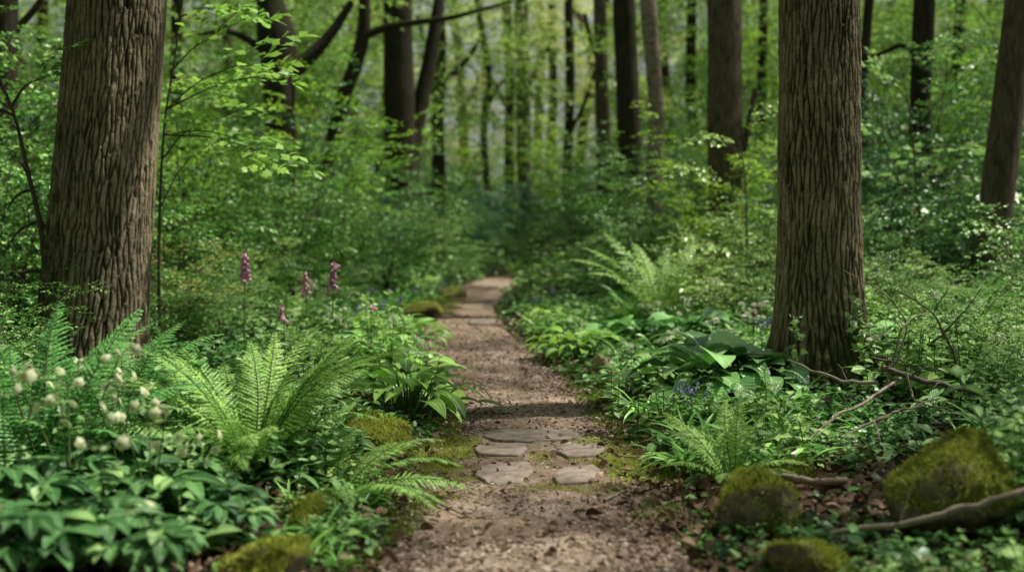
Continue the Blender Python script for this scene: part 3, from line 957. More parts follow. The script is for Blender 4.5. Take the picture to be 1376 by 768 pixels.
# ---- the two oaks in front: real bark relief
def oak_trunk(root, base, pts, seed, fine_top, mossf, flare=.22):
    """pts rows: x, y, z, radius relative to base"""
    C = curve(pts, 300)
    s = C[:, 2]
    zs = np.concatenate([np.arange(-.15, fine_top, .0085), np.linspace(fine_top, s[-1], 40)[1:]])
    cx, cy, rr = [np.interp(zs, s, C[:, k]) for k in (0, 1, 3)]
    nth = 400
    th = np.arange(nth) / nth * 2 * PI
    TT, ZZ = np.meshgrid(th, zs)
    R0 = rr[:, None] * np.ones_like(TT)
    R0 = R0 * (1 + .025 * fbm(np.cos(TT) * 1.5 + seed, np.sin(TT) * 1.5, ZZ * .8, 3))
    butt = np.exp(-np.maximum(ZZ, 0) / .26)
    R0 = R0 * (1 + flare * butt * (1 + .55 * fbm(np.cos(TT) * 2.2 + seed, np.sin(TT) * 2.2, 2.0, 2) * 1.6))
    Rm = float(np.median(rr))
    per = 2 * PI * Rm
    cell = .035; ncell = int(round(per / cell)); cell = per / ncell
    S = TT * Rm; asp = .17
    wz = fbm(np.cos(TT) * Rm * 3.2, np.sin(TT) * Rm * 3.2, ZZ * 2.0 + seed, 3)
    wz2 = fbm(np.cos(TT) * Rm * 16, np.sin(TT) * Rm * 16, ZZ * 8 + seed, 2)
    a = S / cell + .85 * wz + .28 * wz2
    b = ZZ * asp / .035 + .5 * fbm(np.cos(TT) * Rm * 5 + 7, np.sin(TT) * Rm * 5, ZZ * 2.5, 2)
    ia, ib = np.floor(a).astype(int), np.floor(b).astype(int)
    f1 = np.full(a.shape, 9.0); f2 = f1.copy(); tone = np.zeros_like(a); z0 = np.zeros_like(a)
    A1, B1, A2, B2 = z0.copy(), z0.copy(), z0.copy(), z0.copy()
    for da in (-2, -1, 0, 1, 2):
        for db in (-1, 0, 1):
            ka, kb = ia + da, ib + db
            ja = ka + .5 + .5 * (_h(ka % ncell, kb, seed) * 2 - 1); jb = kb + .5 + .5 * (_h(ka % ncell, kb, seed + 5) * 2 - 1)
            dd = np.sqrt((a - ja) ** 2 + (b - jb) ** 2) - .28 * _h(ka % ncell, kb, seed + 13)
            cl = dd < f1; c2 = ~cl & (dd < f2)
            tone = np.where(cl, _h(ka % ncell, kb, seed + 9), tone)
            A2 = np.where(cl, A1, np.where(c2, ja, A2)); B2 = np.where(cl, B1, np.where(c2, jb, B2))
            A1 = np.where(cl, ja, A1); B1 = np.where(cl, jb, B1)
            f2 = np.where(cl, f1, np.where(c2, dd, f2)); f1 = np.where(cl, dd, f1)
    hz = np.abs(A1 - A2) / (np.abs(A1 - A2) + np.abs(B1 - B2) + 1e-6)
    e = np.clip((f2 - f1 - .02) / (.36 + .12 * wz2), 0, 1)
    depth = np.clip((.22 + .95 * sm((hz - .15) / .5)) * (.8 + .5 * fbm(np.cos(TT) * Rm * 6, np.sin(TT) * Rm * 6, ZZ * 3 + 4, 2)), .1, 1)
    plate = .72 + .22 * tone + .10 * fbm(np.cos(TT) * Rm * 18, np.sin(TT) * Rm * 18, ZZ * 5, 2)
    ridge = plate * (1 - depth * (1 - e ** .8))
    fine = fbm(np.cos(TT) * Rm * 60, np.sin(TT) * Rm * 60, ZZ * 26, 3)
    H = .024 * ridge + .006 * fine + .008 * wz2
    fade = np.clip(1 - (ZZ - fine_top), 0, 1)
    R = R0 + (H - .022) * fade
    X = cx[:, None] + R * np.cos(TT); Yv = cy[:, None] + R * np.sin(TT)
    nz = len(zs)
    i = np.arange(nz - 1)[:, None] * nth; j = np.arange(nth)[None]; k = (j + 1) % nth
    Q = np.stack([i + j, i + k, i + nth + k, i + nth + j], -1).reshape(-1, 4)
    g = Geo(); g.add(np.stack([X, Yv, ZZ], -1).reshape(-1, 3), [(Q, 0)])
    moss = mossf(TT, ZZ)
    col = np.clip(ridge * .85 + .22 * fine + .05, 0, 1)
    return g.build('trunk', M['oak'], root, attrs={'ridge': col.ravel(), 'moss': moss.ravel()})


def px_line(lst, Y, base=None):
    """pixel trunk line (px, py, width px) -> x, y, z, r rows relative to base"""
    rows = []
    for px, py, w in lst:
        p = P(px, py, Y); rows.append([p[0], p[1], p[2], w / 2 / FPX * Y])
    rows = np.array(rows)
    return rows


def extend_up(rows, ztop, rtop=.5):
    d = rows[-1, :3] - rows[-2, :3]; d = d / d[2]
    p = rows[-1].copy(); p[:3] += d * .6 * (ztop - p[2]); p[2] = ztop; p[3] *= rtop
    m = rows[-1].copy(); m[:3] += d * .35 * (ztop - m[2]) ; m[2] = rows[-1, 2] + .5 * (ztop - rows[-1, 2]); m[3] *= (1 + rtop) / 2
    return np.vstack([rows, m, p])


def limb(root, p0, dirv, L, r0, mat, seed, n=8, name='branch'):
    r = np.random.default_rng(seed); pts = [np.array(p0, float)]; d = norm(np.array(dirv, float))
    for k in range(n):
        d = norm(d + r.normal(size=3) * .16 + np.array([0, 0, .05])); pts.append(pts[-1] + d * L / n)
    g = Geo(); tube(g, curve(np.array(pts), 24), np.linspace(r0, r0 * .25, 24), 8)
    g.build(name, M[mat], root)
    return pts


LY, RY = 8.7, 8.45
# left oak
rows = px_line([(122, 478, 146), (126, 420, 142), (133, 330, 138), (142, 220, 133), (150, 120, 129), (158, 0, 127)], LY)
b0 = np.array([rows[0, 0] - .01, LY, float(gz(rows[0, 0], LY))])
rows = np.vstack([[b0[0], LY, b0[2] - .2, rows[0, 3] * 1.03], rows])
rows = extend_up(rows, 8.5, .6); rel = rows.copy(); rel[:, :3] -= b0
LOAK = thing('oak_tree', b0, 'broad oak trunk with deeply furrowed brown bark on the left, leaning slightly right', 'tree')
oak_trunk(LOAK, b0, rel, 3, 3.5, lambda T, Z: .62 * np.clip(np.cos(T - PI * 1.08), -.2, 1) * np.clip(1 - Z / 4.5, .15, 1) + .35 * np.exp(-np.maximum(Z, 0) / .3), .12)
top = rel[-1, :3]
for k, (dv, L_) in enumerate((((-1, .4, .8), 4.0), ((.9, -.3, .9), 3.6), ((.1, 1, .9), 3.5))):
    limb(LOAK, top - [0, 0, .6 + .5 * k], dv, L_, .2, 'bark_mid', 200 + k)
add_crown(LOAK, top + [-1.8, .8, 2.4], .95, CROWNS[0], .4)
# right oak
rows = px_line([(1104, 500, 122), (1102, 440, 116), (1101, 360, 112), (1101, 200, 109), (1101, 100, 107), (1101, 0, 106)], RY)
b0 = np.array([rows[0, 0] + .02, RY, float(gz(rows[0, 0], RY))])
rows = np.vstack([[b0[0], RY, b0[2] - .2, rows[0, 3] * 1.05], rows])
rows = extend_up(rows, 9, .6); rel = rows.copy(); rel[:, :3] -= b0
ROAK = thing('oak_tree', b0, 'straight oak trunk with fine ridged bark and mossy foot, right of the path', 'tree')
oak_trunk(ROAK, b0, rel, 8, 3.7, lambda T, Z: .42 * np.clip(np.cos(T + .5), -.2, 1) * np.clip(1.1 - Z / 2.2, 0, 1) + .75 * np.exp(-np.maximum(Z, 0) / .35), .55)
top = rel[-1, :3]
for k, (dv, L_) in enumerate((((1, .4, .8), 4.0), ((-.9, .3, .9), 3.6), ((.1, 1, .9), 3.5))):
    limb(ROAK, top - [0, 0, .6 + .5 * k], dv, L_, .18, 'bark_mid', 210 + k)
add_crown(ROAK, top + [.3, 2.6, 2.2], .9, CROWNS[1], 1.4)


def forest_tree(label, Y, line, mat='bark_dark', ztop=11, limbs=(), crown=None, csc=1.0, coff=(0, 0, 0), name='tree', group=None, twig_limbs=()):
    rows = px_line(line, Y)
    x0 = rows[0, 0]; b0 = np.array([x0, Y, float(gz(x0, Y))])
    if rows[0, 2] > b0[2]:
        d = (rows[0] - rows[1]); d = d / max(1e-3, abs(d[2])); f = rows[0].copy(); dz = rows[0, 2] - b0[2] + .15
        f[:3] += d[:3] * np.array([.6, 0, 1]) * dz; f[3] *= 1.12
        rows = np.vstack([f, rows]); b0[0] = f[0]; b0[2] = float(gz(b0[0], Y))
    else:
        rows[0, 2] = b0[2] - .15
    rows = extend_up(rows, max(ztop, rows[-1, 2] + 1), .55)
    rel = rows.copy(); rel[:, :3] -= b0
    root = thing(name, b0, label, 'tree', group)
    C = curve(rel, 60)
    # slight root flare and unevenness
    zz = C[:, 2]; R = C[:, 3] * (1 + .35 * np.exp(-np.maximum(zz, 0) / .35))
    V, Q, uv = tube_arr(C[:, :3], R, 20)
    cen = np.repeat(C[:, :3], 20, 0); d = V - cen
    V = cen + d * (1 + .10 * fbm(V[:, 0] * 3 + Y, V[:, 1] * 3, V[:, 2] * 1.2, 3))[:, None]
    g = Geo(); g.add(V, [(Q, 0)], uv); g.build('trunk', M[mat], root)
    for lb in limbs:
        lr = px_line(lb, Y)
        if len(lb[0]) > 3:
            pass
        lr[:, :3] -= b0
        lr[:, 1] += np.linspace(0, .12 * np.linalg.norm(lr[-1, :3] - lr[0, :3]), len(lr)) * (-1 if Y % 2 < 1 else 1)
        Cc = curve(lr, 26)
        gg = Geo(); tube(gg, Cc[:, :3], np.maximum(Cc[:, 3], .008), 8); gg.build('branch', M[mat], root)
    if crown is not None:
        add_crown(root, rel[-1, :3] + np.array(coff), csc, crown, random.uniform(0, 6))
        for q in range(3):
            a = q * 2.1 + Y
            limb(root, rel[-1, :3] - [0, 0, .4 + .3 * q], (math.cos(a), math.sin(a), .8), 2.6 * csc, max(.05, rel[-1, 3] * .8), mat, int(Y * 10 + q))
    return root


C_, D_ = CROWNS, CROWNS_DARK
forest_tree('stout dark trunk with a limb rising right, behind the left oak branch', 21, [(384, 392, 48), (382, 300, 42), (378, 200, 40), (374, 100, 44), (372, 55, 52), (362, 0, 36)], 'bark_dark', 9,
            [[(384, 105, 26), (405, 85, 22), (425, 65, 18), (445, 40, 14), (470, 0, 10)], [(370, 80, 16), (335, 55, 10), (300, 40, 7), (262, 45, 4)]], C_[2], .9, (-1, 0, 1.6))
forest_tree('leaning dark stem that sends a long branch out over the path', 24, [(432, 345, 26), (440, 230, 23), (447, 190, 22), (462, 130, 20), (478, 85, 19), (488, 45, 18), (490, 0, 15)], 'bark_dark', 10,
            [[(486, 50, 13), (520, 38, 11), (560, 32, 9), (610, 26, 7), (650, 16, 5), (690, 6, 3)]], C_[3], .8, (-.6, .5, 1.2))
forest_tree('massive dark forked trunk left of the path bend', 27, [(545, 366, 62), (541, 320, 46), (539, 240, 44), (537, 170, 43), (535, 90, 40), (534, 0, 38)], 'bark_dark', 11,
            [[(545, 300, 26), (551, 230, 26), (556, 180, 24), (565, 130, 22), (575, 80, 20), (584, 20, 17), (590, -20, 14)]], C_[0], 1.0, (.5, 1.5, 2))
forest_tree('thin dark trunk with branch reaching right, directly behind the forked trunk', 33, [(592, 340, 22), (590, 250, 19), (588, 160, 18), (590, 110, 17), (592, 60, 15), (590, 0, 14)], 'bark_dark', 12,
            [[(592, 112, 9), (615, 92, 8), (632, 72, 7), (650, 40, 5)], [(588, 90, 8), (572, 60, 6), (560, 20, 5)]], TALLCROWNS[0], .95, (0, 1, -4.6))
forest_tree('slim bent stem in the bright gap, left of the twin distant trunks', 38, [(664, 330, 9), (655, 250, 9), (650, 170, 9), (658, 100, 8), (645, 30, 7)], 'bark_dark', 11,
            [[(652, 150, 6), (668, 120, 5), (690, 95, 4)]], FARCROWNS[1], .95, (0, 1, -4.6))
forest_tree('left one of the twin distant trunks above the path end', 42, [(682, 332, 17), (684, 230, 14), (685, 140, 13), (684, 70, 13), (680, 0, 12)], 'bark_dark', 13,
            [[(685, 150, 7), (668, 120, 6), (655, 95, 5)]], FARCROWNS[2], .95, (0, 1, -4.6))
forest_tree('right one of the twin distant trunks, thicker with a low foot, above the path end', 40, [(714, 328, 24), (706, 250, 20), (703, 160, 20), (702, 80, 19), (700, 0, 18)], 'bark_mid', 13,
            [[(704, 130, 8), (722, 90, 7), (740, 60, 5)]], FARCROWNS[0], .95, (0, 1, -4.6))
forest_tree('thin distant trunk right of the twin trunks', 44, [(742, 325, 13), (741, 220, 12), (743, 120, 12), (742, 0, 11)], 'bark_dark', 13, [], FARCROWNS[0], .95, (0, 1, -4.6))
forest_tree('slender distant trunk left of the sunlit brown trunk', 36, [(764, 330, 14), (763, 220, 13), (766, 120, 13), (764, 0, 12)], 'bark_dark', 12, [[(765, 180, 6), (785, 140, 5), (800, 90, 4)]], FARCROWNS[1], .95, (0, 1, -4.6))
forest_tree('sunlit brown trunk with warm patches, right of the bright gap', 30, [(813, 330, 22), (812, 240, 20), (810, 160, 20), (808, 80, 19), (806, 0, 18)], 'bark_mid', 11,
            [[(809, 90, 9), (795, 60, 7), (785, 20, 6)]], C_[1], .9, (0, 1.5, 1.6))
forest_tree('dark ivy clad trunk left of the pale slim trunk', 23, [(852, 370, 34), (850, 280, 32), (846, 180, 31), (842, 90, 30), (838, 0, 30)], 'bark_dark', 10, [], C_[2], .85, (0, 1.2, 1.6))
forest_tree('pale slim wavy trunk with patchy bark, right of the path', 19, [(880, 400, 26), (880, 320, 23), (878, 240, 22), (882, 160, 21), (877, 80, 21), (870, 0, 21)], 'bark_pale', 8, [], C_[3], .8, (.6, 1.2, 1.5))
forest_tree('grey brown trunk with mossy foot, between pale slim trunk and right oak', 16.5, [(984, 410, 62), (980, 340, 50), (976, 250, 47), (974, 150, 46), (974, 70, 45), (973, 0, 45)], 'bark_mid', 8,
            [[(985, 250, 14), (1000, 190, 10), (1012, 120, 7)]], C_[0], .85, (.8, 1, 1.8))
forest_tree('thin dark trunk close behind the right oak', 20, [(1162, 350, 17), (1160, 250, 15), (1158, 120, 14), (1164, 50, 13), (1168, 0, 13)], 'bark_dark', 9, [], D_[1], .7, (.4, 1, 1.5))
forest_tree('dark trunk in deep shade behind the maple sapling', 18, [(1232, 390, 34), (1234, 300, 30), (1236, 200, 28), (1238, 100, 28), (1242, 0, 27)], 'bark_dark', 8,
            [[(1235, 75, 9), (1210, 62, 7), (1185, 72, 5), (1160, 80, 3)]], D_[0], .9, (.8, 1.4, 1.8))
forest_tree('flaking brown trunk leaning right at the right edge', 12.5, [(1331, 385, 58), (1334, 330, 46), (1342, 250, 44), (1354, 150, 42), (1364, 60, 40), (1370, 0, 39)], 'bark_mid', 8, [], C_[1], .75, (3.2, 3.0, 1.6))
forest_tree('dark trunk in shade at the upper left corner', 15, [(-5, 400, 44), (-2, 250, 40), (4, 120, 38), (6, 0, 36)], 'bark_dark', 8,
            [[(4, 70, 14), (20, 40, 11), (42, 12, 9), (60, -20, 7)]], D_[1], .8, (-1, 1, 1.6))
forest_tree('slim shaded trunk among shrubs right of the left oak', 25, [(243, 350, 18), (240, 240, 17), (236, 120, 16), (238, 0, 15)], 'bark_dark', 10, [], TALLCROWNS[0], .95, (0, 1, -4.6))
forest_tree('narrow upright trunk in the left thicket, between left oak and stout dark trunk', 29, [(300, 345, 16), (302, 240, 15), (306, 120, 14), (305, 0, 13)], 'bark_mid', 11, [], TALLCROWNS[0], .95, (0, 1, -4.6))
forest_tree('narrow dark trunk in the right thicket beyond the leaning stem', 26, [(1290, 350, 18), (1292, 220, 17), (1288, 100, 16), (1290, 0, 15)], 'bark_dark', 10, [], TALLCROWNS[2], .95, (0, 1, -4.6))
forest_tree('faint thin trunk behind the grey brown trunk', 34, [(930, 335, 15), (932, 220, 14), (928, 100, 14), (930, 0, 13)], 'bark_dark', 12, [], TALLCROWNS[1], .95, (0, 1, -4.6))
forest_tree('faint thin trunk framed between grey brown trunk and right oak', 28, [(1022, 345, 13), (1020, 220, 12), (1024, 100, 12), (1026, 0, 11)], 'bark_dark', 11, [], TALLCROWNS[0], .95, (0, 1, -4.6))

# scattered thin trees deep in the wood
k = 0
for px, Y, w in ((472, 46, 13), (510, 52, 12), (620, 55, 14), (655, 60, 10), (726, 58, 12), (782, 50, 13), (828, 54, 12), (900, 47, 14), (956, 50, 12), (1060, 45, 13), (1130, 40, 14), (1210, 44, 13), (1330, 38, 15), (330, 44, 14), (410, 40, 13), (180, 42, 14), (60, 36, 15), (1400, 46, 14), (-40, 48, 14)):
    k += 1
    far = 450 < px < 850
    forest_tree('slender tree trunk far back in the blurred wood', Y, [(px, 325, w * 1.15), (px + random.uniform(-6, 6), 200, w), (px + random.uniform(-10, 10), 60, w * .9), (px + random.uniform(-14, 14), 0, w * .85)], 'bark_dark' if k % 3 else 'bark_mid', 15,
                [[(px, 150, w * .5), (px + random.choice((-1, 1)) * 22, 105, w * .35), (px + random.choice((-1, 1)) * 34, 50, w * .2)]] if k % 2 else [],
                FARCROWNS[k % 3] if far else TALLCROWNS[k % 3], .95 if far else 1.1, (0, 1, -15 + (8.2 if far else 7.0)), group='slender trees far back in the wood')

CROWNS.append(make_crown_mesh('crown', 3.3, 2.0, 20, SP_CROWN, M['canopy'], 155, 1.0))  # denser crown for the added tree that shades the near path
# trees round the camera, added out of view so their crowns shade the foreground
for i, (x, y, zt, cs, cm) in enumerate(((5.2, 8.2, 7.2, .95, 0), (-5.4, 6.2, 7, .95, 1), (4.6, 13.5, 8, .9, 2), (-4.4, 14, 8, 1, 3), (7.5, 16, 8.5, 1.1, 1), (-8, 17, 8.5, 1.1, 0), (2.6, 19, 9, .9, 3), (6.0, 2.2, 7.0, .8, 0), (5.3, 6.4, 7.2, .62, 4))):
    px = 688 + x / y * FPX
    if i not in (4, 5, 7, 8):
        continue
    forest_tree('tall tree out of view, added so its leafy crown dapples the scene with shade', y, [(px, HOR + 90, 26 * 14 / y), (px + 4, 100, 22 * 14 / y), (px + 2, 0, 20 * 14 / y)], 'bark_dark', zt, [], C_[cm], cs, (0, .5, 1.6), group='tall trees added out of view for their shade')

# unseen wood behind and left of the viewpoint, added to block sky light
BACKCROWNS = [make_crown_mesh('crown', 4.4, 3.8, 62, SP_CROWN, M['canopy'], 160 + k, 1.15, .1) for k in range(2)]
for i, (x, y, zt) in enumerate(((-4.2, -4, 8), (4.6, -5, 8), (-9, -3, 8.5), (9.5, -6, 8), (-1.8, -9.5, 8), (5.5, -12, 9), (-7, -11, 9), (-13, -8, 9), (13, -13, 9), (-8.5, 3.5, 9), (-13, 6, 9), (-12, 13, 10), (-16, 1, 9), (1.5, -16, 9), (-17, 12, 10))):
    b0 = np.array([x, y, float(gz(x, y))]); root = thing('tree', b0, 'leafy tree of the surrounding wood outside the left or near side of the view', 'tree', 'trees of the surrounding wood')
    g = Geo(); tube(g, curve(np.array([[0, 0, -.2], [.05, .1, zt * .4], [-.1, .05, zt * .8], [.1, 0, zt]]), 14), np.linspace(.24, .1, 14), 12); g.build('trunk', M['bark_dark'], root)
    add_crown(root, [.1, 0, zt - 1.6], 1.0, BACKCROWNS[i % 2], i * 1.3)

# distant woodland mass behind everything
g = Geo(); r = np.random.default_rng(77)
n = 1500
Ps = np.stack([r.uniform(-48, 48, n), r.uniform(62, 88, n), 0 * r.uniform(size=n)], -1)
Ps[:, 2] = r.uniform(-.5, 1, n) ** 1 * 16 + 2
keep = (vnoise(Ps[:, 0] * .22, Ps[:, 2] * .22, 3) > -.42) & (Ps[:, 2] > 0)
Ps = Ps[keep]; n = len(Ps)
D = r.normal(size=(n, 3)); D[:, 2] *= .3
idx = r.integers(0, len(SP_FAR), n)
for i, s in enumerate(SP_FAR):
    m = idx == i
    scatter(g, s, Ps[m], D[m], np.array([0, -.3, 1.]) + r.normal(size=(m.sum(), 3)) * .3, r.uniform(.8, 1.4, m.sum()))
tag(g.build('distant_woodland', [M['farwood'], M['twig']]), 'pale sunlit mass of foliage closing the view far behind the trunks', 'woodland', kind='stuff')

LAND += [('left oak', LOAK.location.x, LY), ('right oak', ROAK.location.x, RY), ('stepping stones', .12, 6.4)]
for nm, px, py in (('large fern', 335, 640), ('small angular boulder', 1016, 715), ('big mossy boulder', 1285, 712), ('hellebores', 130, 735), ('dark hosta', 945, 535), ('bright hosta', 555, 555),
                   ('brushwood pile', 1185, 570), ('yellow hosta', 772, 480), ('pale tan rock', 806, 502), ('bright shuttlecock fern', 885, 412), ('foxgloves', 420, 440)):
    p = G(px, py); LAND.append((nm, p[0], p[1]))
for nm, px, Y in (('forked trunk', 541, 27), ('stout dark trunk', 382, 21), ('pale slim trunk', 880, 19), ('grey brown trunk', 984, 16.5), ('leaning flaking trunk', 1331, 12.5), ('ivy clad trunk', 852, 23), ('twin distant trunks', 698, 41), ('leaning dark stem', 436, 24), ('maple sapling', 1238, 13.5)):
    LAND.append((nm, (px - 688) / FPX * Y, Y))


# ================================================================== SHRUBS
def shrub_kind(h, spread, nst, per, sprays, mat, sc, seed, low=.2, stemr=.014, up=.35):
    return make_shrub_mesh('shrub', h, spread, nst, per, sprays, M[mat], sc, seed, low, None, up, stemr)


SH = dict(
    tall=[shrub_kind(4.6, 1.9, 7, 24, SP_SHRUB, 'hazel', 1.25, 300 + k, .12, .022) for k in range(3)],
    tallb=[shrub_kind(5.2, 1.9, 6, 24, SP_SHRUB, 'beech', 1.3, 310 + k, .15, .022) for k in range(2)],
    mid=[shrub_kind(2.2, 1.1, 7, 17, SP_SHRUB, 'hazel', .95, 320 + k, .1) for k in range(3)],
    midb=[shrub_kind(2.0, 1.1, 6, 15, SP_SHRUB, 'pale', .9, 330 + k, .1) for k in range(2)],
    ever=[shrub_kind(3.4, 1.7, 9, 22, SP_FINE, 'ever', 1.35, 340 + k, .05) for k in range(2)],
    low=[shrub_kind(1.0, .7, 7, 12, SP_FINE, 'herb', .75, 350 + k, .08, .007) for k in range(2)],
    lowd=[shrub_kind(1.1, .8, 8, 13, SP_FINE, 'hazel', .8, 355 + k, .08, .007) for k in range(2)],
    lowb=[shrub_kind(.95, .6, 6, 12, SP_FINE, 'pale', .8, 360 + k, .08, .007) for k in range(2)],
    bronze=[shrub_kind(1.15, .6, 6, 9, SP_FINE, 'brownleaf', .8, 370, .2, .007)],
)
DESC = dict(tall='tall green hazel shrub with spreading stems', tallb='tall yellow green young beech', mid='mid height dark green leafy shrub', midb='bright layered light green shrub', ever='dark blue green evergreen bush',
            low='low bushy green shrub', lowd='low dense dark green shrub', lowb='low pale green shrub', bronze='small shrub with bronze and cream tinted leaves')
SCNT = {}


def shrub(kind, px, Y, sc=1.0, label=None, mats=None):
    x = (px - 688) / FPX * Y
    v = SH[kind][SCNT.get(kind, 0) % len(SH[kind])]; SCNT[kind] = SCNT.get(kind, 0) + 1
    root = thing('shrub', (x, Y, float(gz(x, Y)) - .02), label or auto_label(DESC[kind], x, Y), 'shrub', DESC[kind].replace('shrub', 'shrubs').replace('bush', 'bushes') if not label else None, random.uniform(0, 6.28))
    s = sc * random.uniform(.92, 1.08); root.scale = (s, s, s * random.uniform(.92, 1.1))
    link('stem', v[0], root); link('foliage', v[1], root)
    return root


random.seed(5)
# left thicket
for kind, px, Y, sc in (('tall', -40, 11.5, .8), ('tall', 30, 14, .9), ('mid', 20, 10.3, .9), ('tall', 250, 15, .75), ('mid', 230, 11.8, .8), ('mid', 300, 14.5, .9), ('tall', 150, 18, .95), ('tall', 320, 20, .8),
                        ('tall', 60, 22, 1.1), ('tall', 250, 25, 1.1), ('tall', 430, 29, .9), ('mid', 410, 22, .85), ('mid', 470, 24, .9), ('mid', 340, 18, .9), ('tallb', 330, 31, 1.1), ('tallb', 480, 36, 1.0), ('tall', 160, 31, 1.3),
                        ('tall', 420, 34, 1.2), ('ever', 500, 26, .6), ('ever', 455, 20, .62), ('lowb', 395, 15.5, 1.0), ('midb', 370, 17, .6), ('tall', 30, 32, 1.4), ('tallb', 220, 36, 1.3), ('ever', 250, 20, .8), ('tall', -60, 20, 1.2),
                        ('mid', 95, 12.5, 1.1), ('ever', 40, 12, .55), ('tall', 280, 40, 1.5), ('tallb', 90, 42, 1.6)):
    shrub(kind, px, Y, sc)
# centre
for kind, px, Y, sc in (('ever', 608, 34, 1.05), ('ever', 640, 37, 1.15), ('ever', 672, 44, .9), ('ever', 745, 36, .75), ('ever', 775, 33, .7), ('mid', 590, 31, .8), ('midb', 560, 33, .9), ('tallb', 620, 50, 1.0), ('tallb', 730, 50, 1.0), ('tallb', 790, 44, 1.0),
                        ('mid', 725, 39, .8), ('mid', 760, 42, .9), ('lowb', 752, 27, 1.0), ('low', 700, 35, 1.0), ('midb', 662, 54, 1.1), ('tallb', 580, 46, 1.1)):
    shrub(kind, px, Y, sc)
for kind, px, Y, sc in (('ever', 690, 38, .85), ('ever', 715, 46, 1.0), ('ever', 650, 31, .55), ('ever', 800, 40, 1.1), ('ever', 580, 40, 1.2), ('mid', 640, 30, .75), ('mid', 735, 33, .8), ('ever', 545, 38, 1.2), ('ever', 840, 34, 1.0), ('ever', 890, 40, 1.2), ('ever', 500, 44, 1.4), ('lowd', 668, 33, 1.0), ('lowd', 720, 30, .8), ('lowd', 636, 27.5, .7), ('low', 700, 32, 1.1)):
    shrub(kind, px, Y, sc)
for kind, px, Y, sc in (('tall', 360, 17, .8), ('mid', 545, 22, .7), ('tall', 585, 25, .75), ('mid', 860, 17, .75), ('tall', 905, 21, .85), ('tallb', 1010, 19, .7), ('mid', 640, 41, 1.2), ('tall', 775, 27, .8), ('ever', 350, 26, 1.0), ('ever', 170, 24, 1.1), ('ever', 1180, 21, 1.1), ('ever', 1320, 24, 1.3)):
    shrub(kind, px, Y, sc)
for kind, px, Y, sc in (('midb', 1040, 14.5, .8), ('midb', 1180, 14, .7), ('midb', 900, 16, .45), ('lowb', 1200, 11, .9), ('midb', 330, 13.5, .5), ('lowb', 280, 12, .8), ('midb', 590, 29, .8), ('midb', 750, 29, .7), ('lowb', 620, 26, 1.0), ('midb', 1290, 15, .8), ('lowb', 1000, 14.2, 1.3)):
    shrub(kind, px, Y, sc)
for kind, px, Y, sc in (('tall', 395, 15.5, .62), ('tallb', 455, 19, .72), ('mid', 520, 18, .8), ('midb', 565, 24, .8), ('tall', 840, 18, .62), ('tallb', 945, 15.5, .6), ('midb', 1005, 15, .75), ('tall', 1240, 14.6, .72), ('tallb', 1300, 20, .95), ('tallb', 300, 16, .7), ('tallb', 690, 47, 1.1), ('tallb', 655, 40, .9), ('tallb', 770, 36, .9)):
    shrub(kind, px, Y, sc)
for kind, px, Y, sc in (('tall', 80, 27, 1.35), ('tall', 340, 24, 1.0), ('tall', 470, 31, 1.1), ('tallb', 600, 44, 1.25), ('tallb', 720, 42, 1.1), ('tall', 820, 31, 1.1), ('tall', 930, 26, 1.1), ('tallb', 1110, 26, 1.2), ('tall', 1210, 30, 1.4), ('tall', 1340, 26, 1.3), ('tallb', 540, 42, 1.3), ('tallb', 860, 44, 1.4)):
    shrub(kind, px, Y, sc)
# right thicket
for kind, px, Y, sc in (('tall', 1240, 16, .8), ('tall', 1330, 18, .9), ('mid', 1420, 13.0, .7), ('mid', 1200, 12.5, .75), ('mid', 1290, 13.5, .8), ('midb', 1015, 13.6, .62), ('tall', 1050, 22, .9), ('mid', 930, 20, .9), ('mid', 905, 17.5, .7),
                        ('tall', 1180, 24, 1.1), ('tall', 1000, 30, 1.1), ('tall', 900, 29, 1.0), ('mid', 830, 25, .8), ('lowb', 835, 22, 1.0), ('tall', 860, 36, 1.2), ('tallb', 960, 38, 1.2), ('tallb', 1080, 33, 1.2), ('tall', 1290, 28, 1.3), ('ever', 1250, 14.5, .6),
                        ('ever', 1310, 16, .7), ('mid', 1075, 14, .8), ('mid', 1140, 15, .9), ('tall', 1130, 29, 1.2), ('tallb', 1220, 38, 1.5), ('tall', 1400, 30, 1.4), ('ever', 1110, 19, .8), ('mid', 1380, 11, .7), ('tall', 1440, 19, 1.2), ('tall', 1340, 42, 1.6), ('ever', 950, 24, .8)):
    shrub(kind, px, Y, sc)
shrub('bronze', 248, 11.2, .95, 'small shrub with cream and bronze tinted leaves just right of the left oak')
shrub('lowb', 985, 12.6, 1.15, 'bright whitish leaved low shrub between the grey brown trunk and the right oak')
for kind, px, Y, sc in (('low', 300, 11, .8), ('lowd', 345, 12.5, .8), ('lowd', 230, 10.4, .8), ('low', 1225, 11, .8), ('lowd', 1290, 10.4, .8), ('lowd', 1180, 11.6, .9), ('low', 1340, 9.5, .8), ('lowd', 1050, 11.5, .7),
                        ('lowd', 20, 8.6, .9), ('lowd', -10, 7.2, .8), ('low', 470, 17, .9), ('lowd', 520, 20, .9), ('lowd', 440, 14, .7), ('low', 960, 15, .7), ('lowd', 915, 14.5, .6), ('lowd', 800, 24, .9), ('lowd', 770, 21, .8), ('lowd', 560, 26, .9), ('low', 1390, 7.6, .8), ('lowd', 1280, 8.8, .7)):
    shrub(kind, px, Y, sc)


